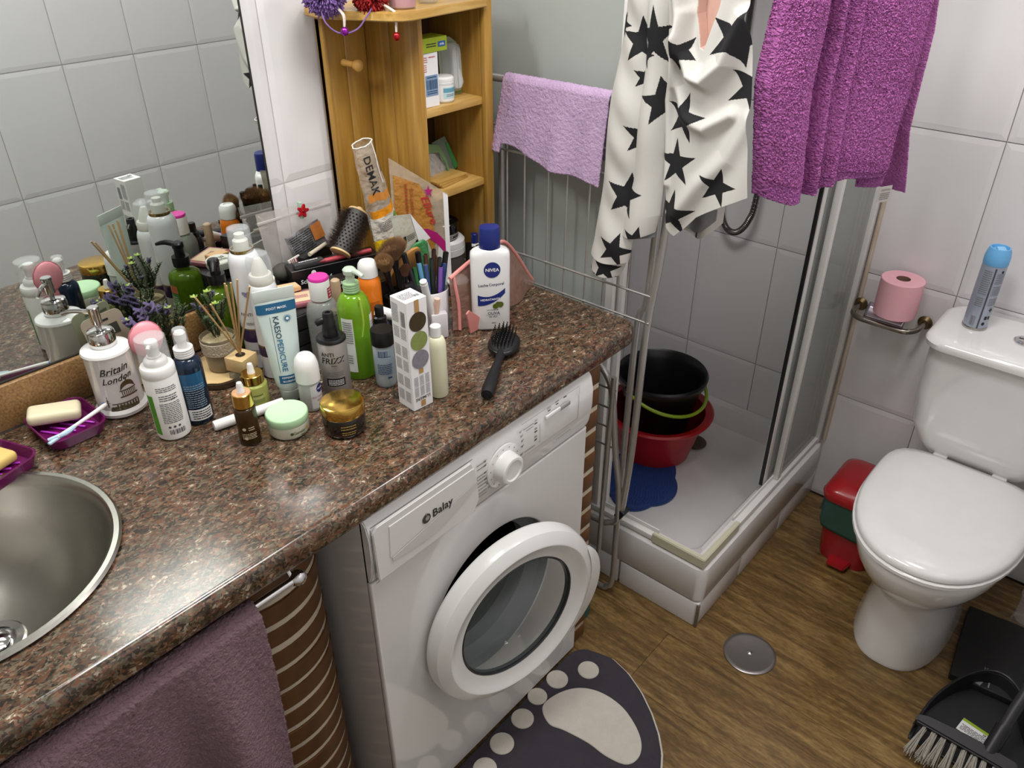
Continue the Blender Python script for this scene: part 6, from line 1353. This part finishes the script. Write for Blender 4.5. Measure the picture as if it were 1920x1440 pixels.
# hairbrush
t = thing('hairbrush', 'black plastic hairbrush with cushion lying bristles-up at the front of the worktop', 'hairbrush', (-.330, -.503, H), .555)
T(t, 'handle', [(-.118, 0, .0125), (-.10, 0, .0135), (-.06, 0, .013), (-.02, 0, .0125), (.005, 0, .0125), (.03, 0, .012)], [.0105, .0125, .0112, .009, .0075, .010], black_rb, 18, 4)
L(t, 'head', [(0, -.009), (.026, -.008), (.031, -.004), (.032, .001), (.029, .005), (0, .0065)], black_pl, (.068, 0, .0145), seg=52, sx=1.5, smooth=70)
L(t, 'cushion', [(0, 0), (.027, 0), (.022, .004), (.012, .0062), (0, .0068)], black_rb, (.068, 0, .0195), seg=44, sx=1.5, smooth=80)
T(t, 'end_hole', [(-.120, 0, .0125), (-.1185, 0, .0125)], [.006, .006], chrome if False else mat('hole_black', '#050505', .9), 14)
bs_ = [(x_ * .0072, y_ * .0062) for x_ in range(-5, 6) for y_ in range(-3, 4) if (x_ * .0072 / .040) ** 2 + (y_ * .0062 / .0235) ** 2 < 1]
pin_me = lathe_me([(0, 0), (.0008, 0), (.0007, .017), (.0013, .018), (.0011, .0195), (0, .020)], 6); pin_me.materials.append(black_pl)
for x_, y_ in bs_:
    o = bpy.data.objects.new('pin', pin_me); COL.objects.link(o); o.parent = t; o.location = (.068 + x_, y_, .0225); o.rotation_euler = (-y_ * 9, x_ * 6, 0)

# ------------------------------------------------------------------ wooden shelf unit and its contents
t = thing('shelf_unit', 'golden pine shelf unit with peg standing at the corner of the worktop', 'shelf', (0, 0, 0))
def wb(nm, x0, x1, y0, y1, z0, z1, m=pine, bev=.0015): return B(t, nm, (x1 - x0, y1 - y0, z1 - z0), m, ((x0 + x1) / 2, (y0 + y1) / 2, z0), bev=bev)
wb('back_board', -.291, -.236, -.016, -.002, .9015, 1.468); wb('back_board', -.2355, -.181, -.016, -.002, .9015, 1.468)
wb('side_panel', -.180, -.168, -.0875, -.003, .9015, 1.474); wb('side_panel', -.180, -.168, -.172, -.088, .9015, 1.474)
wb('back_panel', -.167, .018, -.010, -.002, .9015, 1.474, mat('shade_painted_panel', '#4c3317', .55, col2='#3d2811', vscale=8))  # brown deepened to paint in the shadow inside the unit under the top board
wb('right_panel', .002, .018, -.168, -.012, .9015, 1.50); wb('right_post', .0, .024, -.178, -.166, .9015, 1.508)
wb('left_post', -.291, -.283, -.024, -.003, .9015, 1.474)
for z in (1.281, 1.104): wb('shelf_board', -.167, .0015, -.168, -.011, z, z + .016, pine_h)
tb_ = [(-.312, -.003), (-.318, -.045), (-.314, -.085), (-.300, -.118), (-.275, -.155), (-.262, -.185), (-.253, -.212), (-.235, -.222), (-.165, -.228), (-.06, -.236), (-.035, -.238), (.0, -.200), (.0, -.003)]
tb_ = [(-.312, -.003), (-.318, -.045), (-.314, -.085), (-.302, -.115), (-.282, -.150), (-.266, -.185), (-.248, -.206), (-.228, -.212), (-.12, -.200), (-.0, -.188), (-.0, -.003)]
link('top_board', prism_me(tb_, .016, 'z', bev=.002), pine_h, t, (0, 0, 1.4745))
wb('back_ledge', -.17, .024, -.014, -.003, 1.4905, 1.520)
L(t, 'peg', [(0, 0), (.0075, 0), (.0065, .014), (.006, .034), (.009, .038), (.0115, .043), (.011, .049), (.006, .053), (0, .054)], mat('pale_peg_wood', '#d3a55c', .4, col2='#c39448'), (-.243, -.016, 1.382), (PI / 2, 0, 0), seg=28)
S1, S2 = 1.2975, 1.1205
t = thing('medicine_box', 'white carton with red print and blue bar code sticker on the upper shelf', 'box', (-.137, -.135, S1), -.08)
B(t, 'carton', (.046, .040, .104), bxm, bev=.0006, seg=1)
prints(t, 'red_print', [('l', -.012, .092, .015, .012, 3), ('l', .008, .096, .018, .005, 1), ('l', -.012, .076, .010, .016, 4)], mat('pinkish_red_ink', '#c4646a', .5), loc=(0, -.0202, 0))
prints(t, 'sticker', [('b', .004, .042, .032, .040)], mat('steel_blue_sticker', '#7f9ab5', .4, col2='#6d8aa8'), loc=(0, -.0203, 0))
prints(t, 'sticker_code', [('bar', .004, .044, .026, .018), ('l', .004, .029, .026, .008, 2), ('l', .004, .058, .024, .005, 1)], mat('sticker_ink', '#2c4568', .5), loc=(0, -.0208, 0))
t = thing('ointment_box', 'flat yellow-green carton with blue emblem lying on top of the white carton', 'box', (-.122, -.135, S1 + .1045), -.03)
B(t, 'carton', (.066, .045, .027), mat('yellow_green_card', '#9fb32a', .4, col2='#93a722'), bev=.0006, seg=1)
prints(t, 'blue_emblem', [('b', .018, .0135, .020, .010)], mat('royal_blue_print', '#2b5ea0', .4), loc=(0, -.0227, 0)); prints(t, 'emblem_letters', [('t', 'cinfa', .0065, .018, .0135)], white_ink, loc=(0, -.0232, 0)); prints(t, 'printed_text', [('l', -.010, .0135, .026, .009, 2)], ink, loc=(0, -.0227, 0))
t = thing('cream_pot', 'squat white cream pot with pale blue label on the upper shelf', 'jar', (-.085, -.138, S1), 0)
L(t, 'pot', [(0, 0), (.018, 0), (.0215, .004), (.0222, .012), (.0222, .036), (0, .036)], white_mt, seg=44); L(t, 'lid', [(0, 0), (.0225, 0), (.0228, .001), (.0228, .005), (.0220, .006), (.0228, .007), (.0226, .012), (.019, .0155), (0, .017)], white_gl, (0, 0, .036), seg=44)
patch(t, 'label', .036, .010, .032, .0222, mat('pale_blue_label', '#b9d6dd', .4)); patch(t, 'label_band', .036, .022, .030, .0222, mat('teal_label', '#5f9bb0', .4), eps=.0005); prints(t, 'printed_text', [('l', -.002, .016, .02, .006, 2)], grey_ink, radius=.0222, eps=.0006)
t = thing('blister_pack', 'clear moulded plastic pack with green card leaning on the right of the upper shelf', 'pack', (-.022, -.118, S1), 0, rot=(-.12, .05, -.12))
link('green_card', prism_me([(-.036, 0), (.020, 0), (.014, .105), (-.004, .116), (-.036, .116)], .001, 'y'), mat('green_grey_card', '#9aa58c', .5, col2='#8f9a82'), t, (0, .012, 0)); link('green_stripe', prism_me([(.004, .004), (.019, .004), (.012, .085), (.0, .085)], .001, 'y'), mat('fresh_green_print', '#6f9a3c', .4), t, (0, .0105, 0))
loft([[(p_[0] - .010, -.0 + p_[2] * 0 + yy, p_[1] + .056) for p_ in [(q[0], q[1], 0) for q in rrect(-.020 + d_, .018 - d_, -.050 + d_, .050 - d_, .012, 5)]] for yy, d_ in ((.010, 0), (-.012, .003), (-.018, .008))], mat('pack_film', '#dfe4e4', .08, alpha=.35), 'moulded_shell', t)
L(t, 'bulb', [(0, 0), (.012, .003), (.016, .015), (.013, .03), (.008, .042), (.008, .075), (0, .078)], mat('milky_bulb', '#d8dcdc', .15, alpha=.6), (-.004, -.002, .012), seg=28)
L(t, 'emblem', [(0, 0), (.009, 0), (.009, .0008), (0, .0008)], mat('dark_green_print', '#2e4a35', .4), (.010, .0095, .062), (PI / 2, 0, 0), seg=24, sy=1.5)
t = thing('medicine_box', 'thin white carton at the back left of the upper shelf', 'box', (-.147, -.060, S1), .05); B(t, 'carton', (.032, .045, .145), bxm, bev=.0006, seg=1)
t = thing('medicine_box', 'dark red carton behind the white pot on the upper shelf', 'box', (-.098, -.070, S1), .05); B(t, 'carton', (.03, .03, .095), mat('maroon_card', '#5a2420', .5), bev=.0006, seg=1)
t = thing('plastic_packet', 'clear packet with pale green flap slumped on the lower shelf', 'packet', (-.100, -.105, S2 + .012), 0, rot=(-.35, .28, .1))
bag('bag_film', .105, .090, .070, .010, mat('clear_crumple', '#c9c6bf', .1, alpha=.5, bump=(40, 1, .01)), t, amp=.003)
link('green_flap', prism_me([(-.045, .045), (.020, .052), (.040, .030), (.046, .006), (.052, .012), (.040, .046), (.022, .068), (-.045, .068)], .0015, 'y'), mat('soft_green_film', '#6f8f62', .25, alpha=.85, col2='#5f7f55'), t, (0, -.012, 0))
t = thing('plastic_packet', 'narrow green and clear packet leaning on the right side of the lower shelf', 'packet', (-.018, -.085, S2), 0, rot=(-.15, -.30, .1))
link('film', prism_me([(-.026, 0), (.024, 0), (.018, .080), (-.026, .088)], .0012, 'y'), mat('green_grey_film', '#77877a', .15, alpha=.7), t); link('green_edge', prism_me([(.010, .002), (.024, .002), (.019, .065), (.012, .066)], .0012, 'y'), mat('strong_green_film', '#3f8a4c', .3), t, (0, -.0014, 0))
for i in range(3):
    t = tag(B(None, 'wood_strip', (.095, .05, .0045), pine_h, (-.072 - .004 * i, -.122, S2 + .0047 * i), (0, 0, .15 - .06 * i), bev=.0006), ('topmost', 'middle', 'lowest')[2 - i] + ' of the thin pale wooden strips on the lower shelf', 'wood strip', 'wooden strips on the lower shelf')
# tubs in the bottom bay
t = thing('round_tub', 'large white tub with grey band at the bottom of the shelf unit', 'tub', (-.062, -.092, H), 0)
L(t, 'tub', [(0, 0), (.044, 0), (.047, .003), (.047, .040), (0, .040)], mat('taupe_label', '#5b5450', .5), seg=52); L(t, 'lid', [(0, 0), (.048, 0), (.0495, .001), (.0495, .017), (.0485, .018), (.0495, .0195), (.049, .032), (.043, .038), (0, .040)], white_gl, (0, 0, .040), seg=56)
t = thing('round_tub', 'black-lidded tub with pale label standing on the white tub', 'tub', (-.070, -.098, H + .0805), .1)
L(t, 'tub', [(0, 0), (.033, 0), (.036, .002), (.036, .016), (0, .016)], mat('silver_label', '#a9a6a0', .35), seg=48); L(t, 'lid', [(0, 0), (.0375, 0), (.038, .001), (.038, .022), (.036, .0245), (.030, .0245), (.029, .0235), (0, .0235)], mat('glossy_black', '#0c0c0d', .12, coat=.4), (0, 0, .016), seg=52)
prints(t, 'label_text', [('l', -.01, .008, .05, .008, 2), ('t', 'MASK', .008, .004, .008)], ink, radius=.036, eps=.0006); prints(t, 'lid_text', [('l', 0, 0, .04, .03, 4)], grey_ink, loc=(0, 0, .0399), rot=(-PI / 2, 0, 0))
t = thing('blue_cap_bottle', 'small bottle with navy blue cap between the tubs and the right side of the shelf', 'bottle', (-.018, -.150, H), 0); cyl_bottle(t, 'body', .011, .055, white_mt, .008, .006, .001); disc_cap(t, 'cap', .0085, .022, navy, .064)
for i, (x_, y_, hh) in enumerate(((-.095, -.205, .100), (-.084, -.212, .088), (-.062, -.205, .084))):
    t = thing('mascara', ('tallest', 'middle', 'shortest')[i] + ' of the three black mascara tubes standing before the tubs', 'mascara', (x_, y_, H), 0, 'mascaras before the tubs'); T(t, 'tube', [(0, 0, 0), (0, 0, hh * .55)], .0078, black_pl, 18); T(t, 'cap', [(0, 0, hh * .55), (0, 0, hh)], .0072, black_pl, 18)
t = thing('white_lid_pot', 'white curved pot lid with dark inside, half hidden by the mesh pouch', 'pot', (-.150, -.222, H), 0); L(t, 'pot', [(0, 0), (.020, 0), (.023, .004), (.023, .030), (0, .030)], ink, seg=36); L(t, 'lid', [(0, 0), (.024, 0), (.0245, .004), (.020, .010), (0, .013)], white_gl, (0, 0, .030), seg=40)
# on the top board
TZ_ = 1.4908
def pompom(name, lab, loc, r, m, m2, bellm, bell_off, cord, n=1500, seed=1):
    t = thing(name, lab, 'pompom', loc, 0); rr = random.Random(seed)
    V, F = [], []
    for i in range(n):
        d = Vector((rr.gauss(0, 1), rr.gauss(0, 1), rr.gauss(0, 1))).normalized(); e_ = r * rr.uniform(.86, 1.04); droop = Vector((0, 0, -.010 * rr.random()))
        a, b_ = d * r * .3, d * e_ + droop; u = d.orthogonal().normalized() * .0013; v_ = d.cross(u).normalized() * .0013; q = len(V); V += [a + u, a + v_, a - u, a - v_, b_ + u, b_ + v_, b_ - u, b_ - v_]
        F += [(q, q + 1, q + 5, q + 4), (q + 1, q + 2, q + 6, q + 5), (q + 2, q + 3, q + 7, q + 6), (q + 3, q, q + 4, q + 7), (q + 4, q + 5, q + 6, q + 7)]
    o = link('yarn', mesh('yarn', V, F), m, t, (0, 0, r * .9), kind='stuff', smooth=0)
    bx_, by_, bz2 = bell_off
    T(t, 'cord', [(0, -.01, r * .5), (bx_ * .8, by_ * .8, .004), (bx_, by_, -.005), (bx_, by_, bz2 + .008)], .0017, cord, 6, 4); T(t, 'cord', [(.003, -.01, r * .5), (bx_ * .8 + .003, by_ * .8, .004), (bx_ + .003, by_, -.005), (bx_ + .001, by_, bz2 + .008)], .0015, cord, 6, 4)
    L(t, 'bell', [(0, -.0075), (.005, -.006), (.0075, 0), (.005, .006), (.0015, .008), (0, .0085)], bellm, (bx_, by_, bz2), seg=20, smooth=80)
    return t
pompom('pompom', 'lilac yarn pompom with a purple bell on the shelf top', (-.330, -.095, TZ_), .042, mat('lilac_yarn', '#8f6fae', .9, col2='#6c4f8c', vscale=70), None, mat('purple_bell', '#9a2fa8', .2, .8), (.006, -.040, -.030), mat('cord_cream', '#d9cfc4', .8), 1500, 3)
pompom('pompom', 'red yarn pompom with a red bell on the shelf top', (-.262, -.140, TZ_), .034, mat('red_yarn', '#a8201f', .9, col2='#7e1517', vscale=70), None, mat('red_bell', '#b32528', .2, .8), (.012, -.050, -.042), mat('cord_cream', '#d9cfc4', .8), 1200, 4)
t = thing('yarn_cord', 'thin lilac cord drooping between the two pompoms', 'cord', (0, 0, 0)); T(t, 'cord', [(-.350, -.105, 1.510), (-.352, -.118, 1.478), (-.330, -.128, 1.458), (-.300, -.140, 1.462), (-.285, -.155, 1.485), (-.272, -.158, 1.500)], .0014, mat('lilac_yarn', '#8f6fae'), 6, 6)
t = thing('perfume_bottle', 'clear bottle of pink liquid with turquoise label on the shelf top', 'bottle', (-.208, -.165, TZ_), -.5)
L(t, 'bottle', [(0, 0), (.022, 0), (.0255, .003), (.0262, .008), (.0262, .110), (.02, .12), (0, .12)], mat('clear_pinkish', '#d3b3b8', .05, alpha=.5), seg=44); L(t, 'liquid', [(0, .004), (.0235, .004), (.0245, .008), (.0245, .06), (0, .06)], mat('rose_liquid', '#b4606f', .1), seg=40)
patch(t, 'label', .044, .022, .070, .0262, mat('turquoise_label', '#a7d4cf', .4), x0=-.004); prints(t, 'label_text', [('l', -.004, .030, .032, .010, 3)], mat('teal_ink', '#1f5f86'), radius=.0262, eps=.0006)
t = thing('perfume_bottle', 'clear colourless bottle with white label on the shelf top, right of the pink one', 'bottle', (-.128, -.150, TZ_), -.4)
L(t, 'bottle', [(0, 0), (.016, 0), (.0195, .004), (.0202, .010), (.0202, .09), (.015, .10), (0, .10)], mat('clear_water', '#cfc9bd', .05, alpha=.4), seg=40); patch(t, 'label', .036, .014, .070, .0202, mat('paper_white', '#e4e4e4')); prints(t, 'label_text', [('p', [(-.006, .030), (.010, .020), (.013, .024), (-.003, .034)]), ('l', -.008, .028, .01, .012, 3)], mat('silver_print', '#8f9492', .4), radius=.0202, eps=.0006)
t = thing('wooden_box', 'flat pale wooden tray at the back of the shelf top', 'box', (-.075, -.055, TZ_), 0); B(t, 'tray', (.10, .07, .02), mat('pale_wood', '#d8bd8c'), bev=.001)
